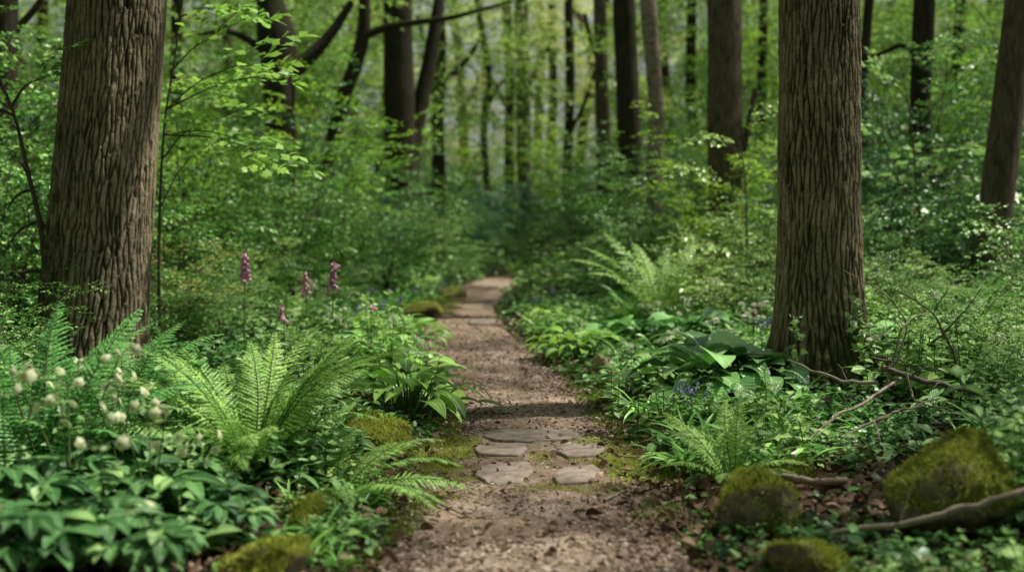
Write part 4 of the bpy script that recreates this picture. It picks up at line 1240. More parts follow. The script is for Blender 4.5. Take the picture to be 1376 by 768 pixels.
# ---- saplings with lobed leaves: sprays placed along real side branches
def sapling(label, name, stem_px, Y, sprays, mat, br, cat='sapling', sc=1.0, stem_r=.018):
    rows = np.array([P(a, b, Y + dy) for a, b, dy in stem_px])
    b0 = np.array([rows[0, 0], rows[0, 1], float(gz(rows[0, 0], rows[0, 1]))])
    rows = np.vstack([b0, rows]) - b0
    root = thing(name, b0, label, cat)
    C = curve(rows, 30); g = Geo(); tube(g, C, np.linspace(stem_r, stem_r * .3, 30), 7); g.build('stem', M['bark_mid'], root)
    gl = Geo()
    for k, (px, py, dy, px2, py2, s) in enumerate(br):
        a = P(px, py, Y + dy * .3) - b0; b = P(px2, py2, Y + dy) - b0
        t0 = np.argmin(np.linalg.norm(C - a, axis=1)); a = C[t0]
        mid = (a + b) / 2 + np.array([0, 0, .06])
        gb = Geo(); tube(gb, curve(np.array([a, mid, b]), 10), np.linspace(stem_r * .45, .003, 10), 5); gb.build('branch', M['bark_mid'], root)
        d = b - a
        for q, f in enumerate((1.0, .8, .6)[:2 + (k % 2)]):
            p = a + (b - a) * (f - .18) + np.array([0, 0, .04])
            dd = norm(d) + np.array([random.uniform(-.5, .5), random.uniform(-.7, .3), -.12])
            scatter(gl, sprays[(k + q) % len(sprays)], p[None], dd[None], np.array([[random.uniform(-.15, .15), -.3, 1]]), sc * s * (1 - .12 * q))
    gl.build('foliage', [M[mat], M['twig']], root)
    return root


sapling('young oak with sunlit lobed leaves reaching out from behind the left oak', 'oak_sapling', [(214, 400, .3), (216, 250, .2), (222, 160, 0), (236, 70, 0), (250, -30, 0)], 9.9, SP_OAK, 'oakleaf', [
    (222, 150, -.3, 318, 88, 1.0), (230, 100, 0, 300, 45, .9), (240, 30, -.2, 300, 18, .8), (222, 150, -.5, 372, 98, .75), (219, 190, -.5, 330, 190, .85), (219, 190, -.8, 372, 212, .75), (218, 230, -.2, 275, 165, .8), (222, 120, .5, 265, 110, .9), (216, 280, .2, 262, 205, .7), (218, 180, .6, 290, 145, .8), (246, -10, 0, 285, -20, .9)], sc=1.15)
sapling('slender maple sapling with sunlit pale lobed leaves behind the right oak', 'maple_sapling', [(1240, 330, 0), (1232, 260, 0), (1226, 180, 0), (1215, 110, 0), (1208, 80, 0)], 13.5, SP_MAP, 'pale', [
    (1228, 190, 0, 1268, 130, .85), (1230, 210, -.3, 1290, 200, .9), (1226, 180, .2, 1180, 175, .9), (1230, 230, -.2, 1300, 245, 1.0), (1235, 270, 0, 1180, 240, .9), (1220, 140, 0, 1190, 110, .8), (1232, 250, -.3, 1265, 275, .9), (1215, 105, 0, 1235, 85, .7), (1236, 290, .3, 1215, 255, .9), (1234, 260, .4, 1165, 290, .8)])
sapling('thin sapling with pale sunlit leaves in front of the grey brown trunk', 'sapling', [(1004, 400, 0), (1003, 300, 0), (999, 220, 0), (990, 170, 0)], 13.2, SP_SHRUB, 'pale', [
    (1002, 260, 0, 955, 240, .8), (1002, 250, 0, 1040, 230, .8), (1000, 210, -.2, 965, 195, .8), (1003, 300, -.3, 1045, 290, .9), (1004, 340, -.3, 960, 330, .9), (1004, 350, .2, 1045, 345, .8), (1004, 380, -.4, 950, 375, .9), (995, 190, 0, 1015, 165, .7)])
sapling('thin bare twiggy sapling with few leaves at the left edge', 'sapling', [(62, 440, 0), (54, 300, 0), (40, 240, 0), (14, 140, 0), (-8, 90, 0)], 8.6, SP_SHRUB, 'hazel', [
    (50, 290, 0, 120, 390, .5), (52, 300, 0, 5, 340, .6), (46, 265, 0, 20, 210, .6), (14, 140, 0, 60, 105, .7), (46, 260, .3, 5, 290, .6), (20, 160, .2, -20, 160, .8), (57, 370, 0, 15, 385, .5)], stem_r=.03)


# ================================================================== FERNS
FR = {}
for nm, mat, w, npair, nt, L in (('fern', 'fern', .17, 34, 9, .8), ('dark', 'fern_dark', .19, 30, 8, .7), ('pale', 'fern_pale', .15, 24, 5, .75), ('small', 'fern', .17, 26, 6, .36)):
    FR[nm] = [frond_mesh('frond', L * random.uniform(.92, 1.05), w, npair, nt, e0, dr, M[mat], 400 + k, .12) for k, (e0, dr) in enumerate(((1.25, .95), (1.08, 1.15), (.9, 1.25), (.55, 1.05), (1.36, .75)))]


def fern(label, loc, kind, fronds, group=None, cat='fern', sc=1.0):
    """fronds: (azimuth deg, variant, scale)"""
    root = thing('fern', (loc[0], loc[1], loc[2] + .02), label, cat, group)
    for az, v, s in fronds:
        o = link('frond', FR[kind][v], root); a = math.radians(az - 90)
        o.rotation_euler = (random.uniform(-.14, .10), random.uniform(-.35, .35), a + random.uniform(-.15, .15)); o.scale = (s * sc * random.uniform(.9, 1.1), s * sc * random.uniform(.9, 1.08), s * sc * random.uniform(.85, 1.05))
        o.location = (.03 * math.cos(a + PI / 2), .03 * math.sin(a + PI / 2), 0)
    return root


random.seed(9)
bf = G(338, 640)
fern('large in-focus fern with arching feathery fronds, left of the path', bf, 'fern', [(100, 0, 1.0), (130, 1, 1.1), (165, 1, 1.05), (190, 1, 1.0), (150, 4, 1.0), (60, 0, 1.1), (30, 1, 1.12), (0, 1, 1.1), (80, 4, 1.0), (45, 4, 1.05), (-25, 2, .95), (215, 2, .95), (-60, 2, .85), (250, 2, .8), (-95, 3, .7), (115, 1, 1.0), (15, 0, 1.0), (175, 0, 1.0), (290, 2, .8), (-15, 0, .95), (70, 1, .9), (200, 0, 1.0), (140, 1, 1.05), (90, 4, 1.0), (110, 4, .95), (75, 0, 1.0), (125, 4, 1.0), (55, 1, 1.0), (155, 0, 1.0), (240, 4, .7), (270, 1, .7), (310, 1, .75), (20, 4, .9), (35, 0, .95)], sc=1.22)
b = G(455, 668)
fern('low fern with drooping fronds hanging over the path edge below the large fern', b, 'fern', [(35, 2, .62), (10, 3, .6), (-20, 3, .62), (-45, 3, .66), (60, 2, .55), (-75, 3, .55), (80, 1, .5), (-5, 2, .6)], sc=1.25)
b = G(55, 640)
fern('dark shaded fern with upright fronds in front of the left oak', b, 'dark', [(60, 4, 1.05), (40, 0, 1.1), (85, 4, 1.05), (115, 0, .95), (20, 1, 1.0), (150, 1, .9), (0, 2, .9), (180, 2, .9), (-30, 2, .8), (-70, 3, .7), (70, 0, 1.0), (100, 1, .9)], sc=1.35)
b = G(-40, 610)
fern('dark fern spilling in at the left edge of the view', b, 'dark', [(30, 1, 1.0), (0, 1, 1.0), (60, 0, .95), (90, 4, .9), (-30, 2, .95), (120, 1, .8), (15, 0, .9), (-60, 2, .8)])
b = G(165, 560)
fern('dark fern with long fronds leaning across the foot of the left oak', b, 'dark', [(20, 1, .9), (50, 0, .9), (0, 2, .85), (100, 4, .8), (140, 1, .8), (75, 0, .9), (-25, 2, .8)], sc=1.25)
b = G(985, 655)
fern('small fresh green fern right of the path near the stepping stones', b, 'small', [(20, 0, 1.0), (60, 4, 1.1), (100, 4, 1.05), (140, 0, 1.1), (170, 1, 1.05), (0, 1, 1.0), (-30, 2, .9), (200, 2, .9), (80, 0, 1.0), (120, 1, 1.0), (250, 2, .8), (300, 2, .8)], sc=1.25)
b = np.array([1.68, 13.0, float(gz(1.68, 13.0)) + .08])
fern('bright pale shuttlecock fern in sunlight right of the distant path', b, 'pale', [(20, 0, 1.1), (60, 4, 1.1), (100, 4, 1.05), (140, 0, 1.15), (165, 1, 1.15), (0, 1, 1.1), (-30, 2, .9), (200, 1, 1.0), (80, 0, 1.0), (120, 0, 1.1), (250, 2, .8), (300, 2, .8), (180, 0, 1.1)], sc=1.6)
for px, py, kind, sc, lab in ((470, 405, 'dark', 1.1, 'shaded green fern below the leaning dark stem'), (510, 392, 'dark', 1.1, 'feathery green fern left of the forked trunk foot'), (1310, 455, 'dark', 1.0, 'arching dark fern on the right, below the leaning flaking trunk'), (1265, 440, 'dark', .85, 'arching fern behind the brushwood pile'),
                          (395, 430, 'fern', .8, 'green fern among the foxgloves'), (690, 372, 'fern', 1.0, 'small blurred fern beside the far end of the path'), (1365, 470, 'dark', 1.0, 'dark fern at the right edge behind white flowered plants'), (845, 440, 'fern', .8, 'half hidden fern left of the bright shuttlecock fern'), (560, 398, 'fern', .9, 'ferny clump at the foot of the forked trunk')):
    b = G(px, py)
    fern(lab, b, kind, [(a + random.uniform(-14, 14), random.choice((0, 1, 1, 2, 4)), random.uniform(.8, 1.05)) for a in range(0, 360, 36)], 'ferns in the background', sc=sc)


# ================================================================== HOSTAS
def plant(name, label, cat, loc, meshes, group=None, rz=0, sc=1.0):
    root = thing(name, loc, label, cat, group, rz); root.scale = (sc,) * 3
    for nm, me in meshes:
        link(nm, me, root)
    return root


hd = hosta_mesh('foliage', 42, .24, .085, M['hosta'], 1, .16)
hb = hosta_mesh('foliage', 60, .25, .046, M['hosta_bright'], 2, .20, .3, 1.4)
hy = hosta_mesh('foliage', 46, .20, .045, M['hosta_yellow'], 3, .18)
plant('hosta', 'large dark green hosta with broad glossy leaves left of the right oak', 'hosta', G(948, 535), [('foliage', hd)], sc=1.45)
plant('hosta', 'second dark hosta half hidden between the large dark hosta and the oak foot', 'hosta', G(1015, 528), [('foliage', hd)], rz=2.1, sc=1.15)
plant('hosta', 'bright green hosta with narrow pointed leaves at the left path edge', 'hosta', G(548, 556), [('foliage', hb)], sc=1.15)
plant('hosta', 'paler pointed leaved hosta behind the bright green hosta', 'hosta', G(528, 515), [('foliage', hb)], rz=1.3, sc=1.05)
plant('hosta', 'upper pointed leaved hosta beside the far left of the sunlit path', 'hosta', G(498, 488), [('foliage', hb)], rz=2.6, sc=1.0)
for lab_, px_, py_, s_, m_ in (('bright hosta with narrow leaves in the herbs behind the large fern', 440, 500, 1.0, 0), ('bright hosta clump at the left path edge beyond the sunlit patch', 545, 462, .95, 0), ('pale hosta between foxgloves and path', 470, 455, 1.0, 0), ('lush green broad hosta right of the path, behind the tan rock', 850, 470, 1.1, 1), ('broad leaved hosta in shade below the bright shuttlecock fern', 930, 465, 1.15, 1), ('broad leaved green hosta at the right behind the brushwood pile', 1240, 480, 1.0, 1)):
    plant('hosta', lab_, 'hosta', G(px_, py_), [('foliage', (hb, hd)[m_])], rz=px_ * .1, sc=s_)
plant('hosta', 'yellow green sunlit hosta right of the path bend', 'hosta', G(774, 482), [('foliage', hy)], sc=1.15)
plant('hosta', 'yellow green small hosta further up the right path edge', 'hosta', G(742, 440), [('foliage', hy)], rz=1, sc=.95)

# ================================================================== HELLEBORES
g0 = np.random.default_rng(31)


def hellebore_leaf_mesh(seed, n=10, h=.27):
    r = np.random.default_rng(seed); gl = Geo(); gs = Geo()
    for k in range(n):
        az = 2 * PI * k / n + r.uniform(-.4, .4); e = r.uniform(.75, 1.35); L = h * r.uniform(.75, 1.1)
        p1 = petiole(gs, [r.normal() * .02, r.normal() * .02, 0], az, e, L, .005, 0)
        m = int(r.integers(6, 9)); l = r.uniform(.13, .20)
        for j in range(m):
            aa = az + (j - (m - 1) / 2) * .58 + r.uniform(-.08, .08)
            arch_leaf(gl, p1, aa, .35 + r.uniform(-.15, .2), l * (1 - .25 * abs(j - (m - 1) / 2) / (m / 2)), .033, r.uniform(.7, 1.5), LT, LW, .25, 0, r.uniform(-.3, .3), 2)
    return gl.mesh('foliage', [M['hell']]), gs.mesh('stem', [M['stem']])


def hellebore_flower_mesh(seed):
    r = np.random.default_rng(seed); g = Geo()
    for j in range(5):
        az = j * 2 * PI / 5
        arch_leaf(g, [0, 0, 0], az, .1 + r.uniform(-.12, .12), .046, .021, -.5 + r.uniform(-.2, .2), [0, .25, .5, .75, 1], [.3, .8, 1, .8, .12], .2, 0, 0, 2)
    return g.mesh('flower', [M['helfl']])


HL = [hellebore_leaf_mesh(500 + k) for k in range(3)]
HF = [hellebore_flower_mesh(510 + k) for k in range(3)]


def hellebore(label, loc, var, nflower, seed, sc=1.0, fh=.52):
    r = np.random.default_rng(seed)
    root = thing('hellebore', loc, label, 'hellebore', 'white hellebores at the lower left', r.uniform(0, 6.28)); root.scale = (sc,) * 3
    link('foliage', HL[var % 3][1 - 1], root); link('stem', HL[var % 3][1], root)
    g = Geo(); spots = []
    nst = max(1, nflower // 4)
    for k in range(nst):
        az = 2 * PI * k / nst + r.uniform(-.5, .5); out = r.uniform(.04, .20); h = fh * r.uniform(.8, 1.12)
        pts = np.array([[math.cos(az) * out * t**1.5, math.sin(az) * out * t**1.5, h * t] for t in np.linspace(0, 1, 6)])
        tube(g, pts, np.linspace(.005, .003, 6), 5)
        for j in range(4):
            a2 = r.uniform(0, 2 * PI); q = pts[-1 - (j == 3)]
            l = r.uniform(.03, .085); tip = q + np.array([math.cos(a2) * l, math.sin(a2) * l, r.uniform(.0, .05)])
            tube(g, [q, (q + tip) / 2 + [0, 0, .02], tip], .002, 4)
            spots.append((tip, a2))
            for _ in range(2):
                arch_leaf(g, q, a2 + r.uniform(-.8, .8), .5, r.uniform(.04, .07), .013, .8, LT, LW, .2, 1, 0, 1)
    g.build('flower_stem', [M['stem'], M['herb_pale']], root)
    for tip, a2 in spots[:nflower]:
        o = link('flower', HF[int(r.integers(3))], root, [float(v) for v in tip])
        o.rotation_euler = (r.uniform(1.5, 2.6), r.uniform(-.5, .5), r.uniform(0, 6.28)); s = r.uniform(.5, .78); o.scale = (s, s, s)
    return root


for px, py, nf, lab, sc, fh in ((95, 700, 18, 'tallest hellebore with many nodding cream flowers, in front of the left oak', 1.05, .60), (205, 715, 14, 'hellebore with cream flowers left of the large fern foot', 1.0, .50), (262, 700, 12, 'hellebore with a cluster of cream flowers nearest the large fern', .95, .36),
                                (10, 715, 12, 'blurred hellebore with greenish white flowers at the left edge', 1.05, .62), (140, 765, 6, 'hellebore with broad bluish leaves at the bottom left', .9, .45), (40, 790, 4, 'blurred hellebore in the bottom left corner', .95, .45),
                                (215, 790, 2, 'low hellebore with palmate leaves at the bottom edge', .8, .35), (300, 735, 0, 'flowerless hellebore with open palmate leaves, right of the flowering ones', .78, .3), (165, 665, 12, 'hellebore behind the others with flowers against the oak foot', 1.0, .58), (-50, 760, 4, 'hellebore cut by the left edge of the view', 1.0, .5)):
    hellebore(lab, G(px, py), abs(px) // 7, nf, 600 + px, sc, fh)


# ================================================================== FOXGLOVES, BLUEBELLS, WHITE FLOWERS
def bell_tpl(L, r0, r1, n=7):
    rings = [(0, r0 * .5), (.15, r0), (.55, r0 * 1.25), (.85, r1 * .9), (1, r1)]
    V = []
    for t, rr in rings:
        for k in range(n):
            a = 2 * PI * k / n; V.append((math.cos(a) * rr, t * L, math.sin(a) * rr))
    Q = []
    for i in range(len(rings) - 1):
        for k in range(n):
            Q.append((i * n + k, i * n + (k + 1) % n, (i + 1) * n + (k + 1) % n, (i + 1) * n + k))
    return Tpl(V, [(np.array(Q), 0)], [(0, 0)] * len(V))


T_FOX = bell_tpl(.048, .008, .016); T_BB = bell_tpl(.020, .004, .009, 6); T_BUD = bell_tpl(.016, .004, .002, 5)
FOXLEAF = rosette_mesh('leaf', 12, .22, .045, M['herb'], 71, .04, .06)


def foxglove(label, px, py_top, Y, n0, n1, mat, lean=0, seed=0):
    r = np.random.default_rng(seed)
    tip = P(px, py_top, Y); x = tip[0] - lean; base = np.array([x, Y, float(gz(x, Y))]); H = tip[2] - base[2]
    root = thing('foxglove', base, label, 'foxglove', 'foxgloves')
    pts = np.array([[lean * t**2, 0, H * t] for t in np.linspace(0, 1, 12)])
    pts[-2:, 0] += .02; g = Geo(); tube(g, pts, np.linspace(.007, .0025, 12), 6); g.build('stem', M['stem'], root)
    link('leaf', FOXLEAF, root)
    gb, gg = Geo(), Geo(); nb = n0 + n1
    for k in range(nb):
        t = .66 + .33 * k / nb
        p = np.array([np.interp(t, np.linspace(0, 1, 12), pts[:, c]) for c in range(3)])
        a = -PI / 2 + r.uniform(-1.5, 1.5)
        d = np.array([[math.cos(a), math.sin(a), -.75 if k < n0 else .1]])
        s = 1.3 - .45 * k / nb
        scatter(gb if k < n0 else gg, T_FOX if k < n0 else T_BUD, p[None], d, np.array([[0, 0, 1.]]), s if k < n0 else s * 1.3)
    if n0: gb.build('flower_spike', M[mat], root, smooth=True)
    if n1: gg.build('bud', M['bud'], root)
    return root


foxglove('tall foxglove with deep pink bells, leftmost of the foxgloves', 331, 312, 9.6, 17, 10, 'pink', .03, 1)
foxglove('pale pink foxglove, second from the left', 411, 342, 10.0, 13, 8, 'pinkpale', .0, 2)
foxglove('tall foxglove with pink bells and drooping green tip, tallest in the middle', 450, 322, 9.3, 17, 12, 'pink', .03, 3)
foxglove('foxglove still in green bud, rightmost of the left foxgloves', 499, 362, 9.6, 2, 20, 'pinkpale', .01, 4)
foxglove('short foxglove with few dark pink bells below the others', 381, 392, 9.2, 8, 4, 'pinkpale', 0, 5)
foxglove('small foxglove spike with one deep magenta bloom, left of the right oak', 1014, 392, 10.4, 6, 4, 'magenta', 0, 6)


def bluebell(label, loc, nst, h, mat, seed, name='bluebell', sc=1.0):
    r = np.random.default_rng(seed)
    root = thing(name, loc, label, 'bluebell', 'bluebells'); root.scale = (sc,) * 3
    for k in range(nst):
        gs, gf = Geo(), Geo()
        a = r.uniform(0, 6.28); o = r.uniform(0, .09); hh = h * r.uniform(.8, 1.1); az = r.uniform(0, 6.28); ln = r.uniform(.03, .09)
        pts = np.array([[math.cos(a) * o + math.cos(az) * ln * t**3, math.sin(a) * o + math.sin(az) * ln * t**3, hh * (t - .12 * t**4)] for t in np.linspace(0, 1, 9)])
        tube(gs, pts, np.linspace(.003, .0015, 9), 5)
        for j in range(11):
            t = .66 + .34 * j / 10; p = np.array([np.interp(t, np.linspace(0, 1, 9), pts[:, c]) for c in range(3)]); b_ = r.uniform(0, 6.28)
            q = p + np.array([math.cos(b_) * .014, math.sin(b_) * .014, .002])
            tube(gs, [p, q], .0008, 3)
            scatter(gf, T_BB, q[None], np.array([[math.cos(b_) * .5, math.sin(b_) * .5, -.9]]), np.array([[.1, .2, 1.]]), r.uniform(.7, 1.0))
        st_ = gs.build('stem', M['stem'], root); gf.build('flower_head', M[mat], st_)
    link('leaf', STRAPS[1], root)
    return root


STRAPS = [strap_mesh('foliage', 34, .30, .010, M['strap'], 81, .09), strap_mesh('leaf', 18, .24, .009, M['strap'], 82, .06), strap_mesh('foliage', 48, .36, .013, M['strap'], 83, .13)]
bluebell('pale blue bluebells with several nodding stems in front of the dark hosta', G(921, 568), 7, .30, 'blue', 1)
bluebell('single small bluebell stem beside the larger clump', G(948, 560), 2, .24, 'blue', 2)
for k, (px, py) in enumerate(((480, 445), (512, 432), (535, 425), (560, 412), (590, 404), (500, 415), (720, 425), (745, 415), (1030, 470))):
    x = G(px, py)
    bluebell(auto_label('blurred violet bluebells', x[0], x[1]), x, 5, .34, 'violet', 10 + k, sc=1.0)

T_STAR = Tpl([(0, 0, 0)] + [v for k in range(6) for v in ((math.cos(k * PI / 3 - .3) * .6, math.sin(k * PI / 3 - .3) * .6, .06), (math.cos(k * PI / 3), math.sin(k * PI / 3), .15), (math.cos(k * PI / 3 + .3) * .6, math.sin(k * PI / 3 + .3) * .6, .06))],
             [(np.array([f for k in range(6) for f in ((0, 1 + 3 * k, 2 + 3 * k), (0, 2 + 3 * k, 3 + 3 * k))]), 0)], [(0, 0)] * 19)


def umbel_meshes(seed, nst, h):
    r = np.random.default_rng(seed); gs = Geo(); heads = []
    for k in range(nst):
        gf = Geo(); a = r.uniform(0, 6.28); o = r.uniform(.02, .14); hh = h * r.uniform(.75, 1.15)
        p0 = np.array([math.cos(a) * o * .5, math.sin(a) * o * .5, 0]); p1 = np.array([math.cos(a) * o, math.sin(a) * o, hh])
        tube(gs, [p0, (p0 + p1) / 2, p1], .002, 4)
        n = 9; d = rand_unit(n); d[:, 2] = np.abs(d[:, 2]) * .7 + .1; d = norm(d)
        up = norm(np.cross(d, r.normal(size=(n, 3))))
        scatter(gf, T_STAR, p1 + d * .024, up, d, .014); heads.append(gf.mesh('flower_head', [M['white']]))
    return gs.mesh('flower_stem', [M['stem']]), heads


ROS = dict(dark=[rosette_mesh('foliage', 24, .19, .036, M['herb_dark'], 90 + k, .10, .12) for k in range(3)], mid=[rosette_mesh('foliage', 24, .20, .030, M['herb'], 95 + k, .10, .13) for k in range(3)],
           pale=[rosette_mesh('foliage', 22, .18, .034, M['herb_pale'], 97 + k, .10, .12) for k in range(2)])
UMB = [umbel_meshes(700 + k, 6, .34) for k in range(3)]
NET = dict(dark=[nettle_mesh('foliage', 8, .40, .105, M['herb_dark'], 100 + k, .2) for k in range(3)], mid=[nettle_mesh('foliage', 8, .42, .09, M['herb'], 110 + k, .2) for k in range(3)],
           pale=[nettle_mesh('foliage', 7, .46, .08, M['herb_pale'], 120 + k, .18) for k in range(2)], heart=[nettle_mesh('foliage', 10, .24, .08, M['herb_dark'], 130 + k, .22, T_HEART, 4) for k in range(3)],
           hearth=[nettle_mesh('foliage', 10, .20, .07, M['herb'], 140 + k, .22, T_HEART, 4) for k in range(2)])
PL = {
    'ramsons_white': (lambda k: [('foliage', ROS['mid'][k % 3]), ('flower_stem', UMB[k % 3][0])] + [('flower_head', h_) for h_ in UMB[k % 3][1]], 'wild_garlic', 'wild garlic', 'wild garlic with white star flowers'),
    'ros_dark': (lambda k: [('foliage', ROS['dark'][k % 3])], 'leafy_herb', 'herb', 'low herb with dark lance shaped leaves'),
    'ros_mid': (lambda k: [('foliage', ROS['mid'][k % 3])], 'leafy_herb', 'herb', 'low herb with green lance shaped leaves'),
    'ros_pale': (lambda k: [('foliage', ROS['pale'][k % 2])], 'leafy_herb', 'herb', 'low herb with pale shining leaves'),
    'net_dark': (lambda k: [('foliage', NET['dark'][k % 3])], 'woodland_herb', 'herb', 'upright herb with dark paired leaves'),
    'net_mid': (lambda k: [('foliage', NET['mid'][k % 3])], 'woodland_herb', 'herb', 'upright herb with green paired leaves'),
    'net_pale': (lambda k: [('foliage', NET['pale'][k % 2])], 'woodland_herb', 'herb', 'upright herb with whitish green paired leaves'),
    'heart': (lambda k: [('foliage', NET['heart'][k % 3])], 'ground_herb', 'herb', 'short herb with dark heart shaped leaves'),
    'hearth': (lambda k: [('foliage', NET['hearth'][k % 2])], 'ground_herb', 'herb', 'short herb with green heart shaped leaves'),
    'strap': (lambda k: [('foliage', STRAPS[0 if k % 2 else 2])], 'grassy_tuft', 'grass tuft', 'tuft of strap shaped glossy leaves'),
}
OCC = []
PCNT = 0


def put(kind, x, y, sc=1.0, label=None):
    global PCNT
    f, nm, cat, desc = PL[kind]; PCNT += 1
    side = 'left' if x < pc(y) else 'right'
    return plant(nm, label or auto_label(desc, x, y), cat, (x, y, float(gz(x, y)) - .005), f(PCNT), f'{desc}, {side} of the path', random.uniform(0, 6.28), sc * random.uniform(.9, 1.45))


def field(kinds, n, region, sc=1.0, gap=.12, edge=.12):
    """region(px, py ranges) sampled on the ground"""
    x0, x1, y0, y1 = region; done = 0; tries = 0
    while done < n and tries < n * 30:
        tries += 1
        px, py = random.uniform(x0, x1), random.uniform(y0, y1)
        p = G(px, py)
        d = abs(p[0] - pc(p[1])) - pw(p[1])
        if d < edge or any((p[0] - a) ** 2 + (p[1] - b) ** 2 < (gap * (1 + p[1] / 12)) ** 2 for a, b in OCC):
            continue
        if math.hypot(p[0] - LOAK.location.x, p[1] - LY) < .6 or math.hypot(p[0] - ROAK.location.x, p[1] - RY) < .5 or math.hypot(p[0] - bf[0], p[1] - bf[1]) < .22:
            continue
        OCC.append((p[0], p[1])); put(random.choice(kinds), p[0], p[1], sc); done += 1


random.seed(21)
# right of the path
field(['strap', 'strap', 'ros_mid', 'net_mid', 'heart'], 20, (860, 1060, 555, 640), .85)
field(['heart', 'ros_dark', 'hearth', 'ros_mid', 'strap'], 18, (1040, 1340, 560, 630), .6)
field(['net_dark', 'net_mid', 'ros_mid'], 12, (1330, 1420, 520, 640), .8)
field(['heart', 'hearth', 'ros_dark'], 9, (1150, 1420, 740, 810), .42)
field(['net_dark', 'heart', 'net_mid', 'net_pale', 'ramsons_white'], 16, (1355, 1450, 560, 720), .95)
field(['ramsons_white', 'net_mid', 'net_pale', 'net_dark', 'ros_pale'], 26, (1180, 1400, 470, 545), .95)
field(['ramsons_white', 'ros_mid', 'strap', 'ros_pale', 'hearth'], 26, (820, 1050, 455, 520), .95)
field(['strap', 'ros_mid', 'strap', 'ros_dark', 'hearth'], 18, (700, 860, 405, 470), 1.1)
field(['ros_mid', 'strap', 'ramsons_white', 'net_mid'], 16, (880, 1040, 420, 460), 1.1)
field(['net_mid', 'net_dark', 'ramsons_white', 'ros_pale'], 14, (1150, 1380, 430, 475), 1.1)
field(['ros_mid', 'strap', 'ramsons_white', 'net_mid'], 14, (720, 900, 375, 405), 1.5)
field(['ros_dark', 'hearth'], 6, (840, 960, 600, 690), .55, .1, .16)
# left of the path
field(['ramsons_white', 'ros_mid', 'ros_pale', 'hearth', 'net_mid'], 26, (360, 590, 455, 540), 1.0)
field(['ros_dark', 'net_dark', 'heart', 'ros_mid'], 22, (190, 470, 540, 660), .9)
field(['ros_dark', 'heart', 'net_dark'], 14, (-40, 330, 600, 800), .8)
field(['hearth', 'ros_dark', 'strap'], 12, (360, 560, 650, 770), .55, .1, .1)
field(['ramsons_white', 'ros_mid', 'net_mid', 'strap'], 18, (420, 620, 400, 450), 1.15)
field(['net_mid', 'net_dark', 'ros_mid', 'ros_pale'], 18, (200, 460, 420, 470), 1.1)
field(['ros_mid', 'ramsons_white', 'net_mid'], 12, (430, 650, 368, 400), 1.5)
field(['net_dark', 'net_mid', 'heart'], 12, (-40, 60, 480, 600), 1.0)

# tall soft leafy stems close to the camera at the right edge
for k, (px, py, s) in enumerate(((1432, 745, 1.25), (1380, 800, .9), (1470, 690, 1.5), (1300, 830, .6), (1220, 825, .55))):
    p = G(px, py)
    put('net_pale' if k in (0, 2) else 'hearth', p[0], p[1], s, ['tall pale leaved herb close by at the right edge', 'blurred leafy herb in the bottom right corner', 'tallest whitish leaved herb cut by the right edge', 'low blurred herb at the bottom edge in front of the big boulder', 'low blurred herb at the bottom edge left of the big boulder'][k])

# ---- ivy at the foot of the right oak
g, gs = Geo(), Geo()
iv = [P(1062, 520, RY - .40), P(1066, 480, RY - .38), P(1072, 450, RY - .37), P(1066, 425, RY - .38)]
iv2 = [P(1150, 520, RY - .42), P(1152, 470, RY - .36), P(1146, 430, RY - .36), P(1150, 395, RY - .36)]
base = iv[0].copy()
for ln in (iv, iv2):
    c = curve(np.array(ln) - base, 20); tube(gs, c, .004, 5)
    q = np.repeat(c, 2, 0) + rng.normal(size=(40, 3)) * .025; q[:, 1] -= .03
    d = rng.normal(size=(40, 3)); d[:, 1] = -abs(d[:, 1]) * .6; d[:, 2] -= .2
    scatter(g, T_HEART, q, d, np.array([0, -1., .5]) + rng.normal(size=(40, 3)) * .3, rng.uniform(.035, .065, 40))
r_ = thing('ivy', base, 'thin ivy strands climbing the mossy foot of the right oak', 'ivy'); g.build('foliage', M['herb'], r_); gs.build('stem', M['twig'], r_)

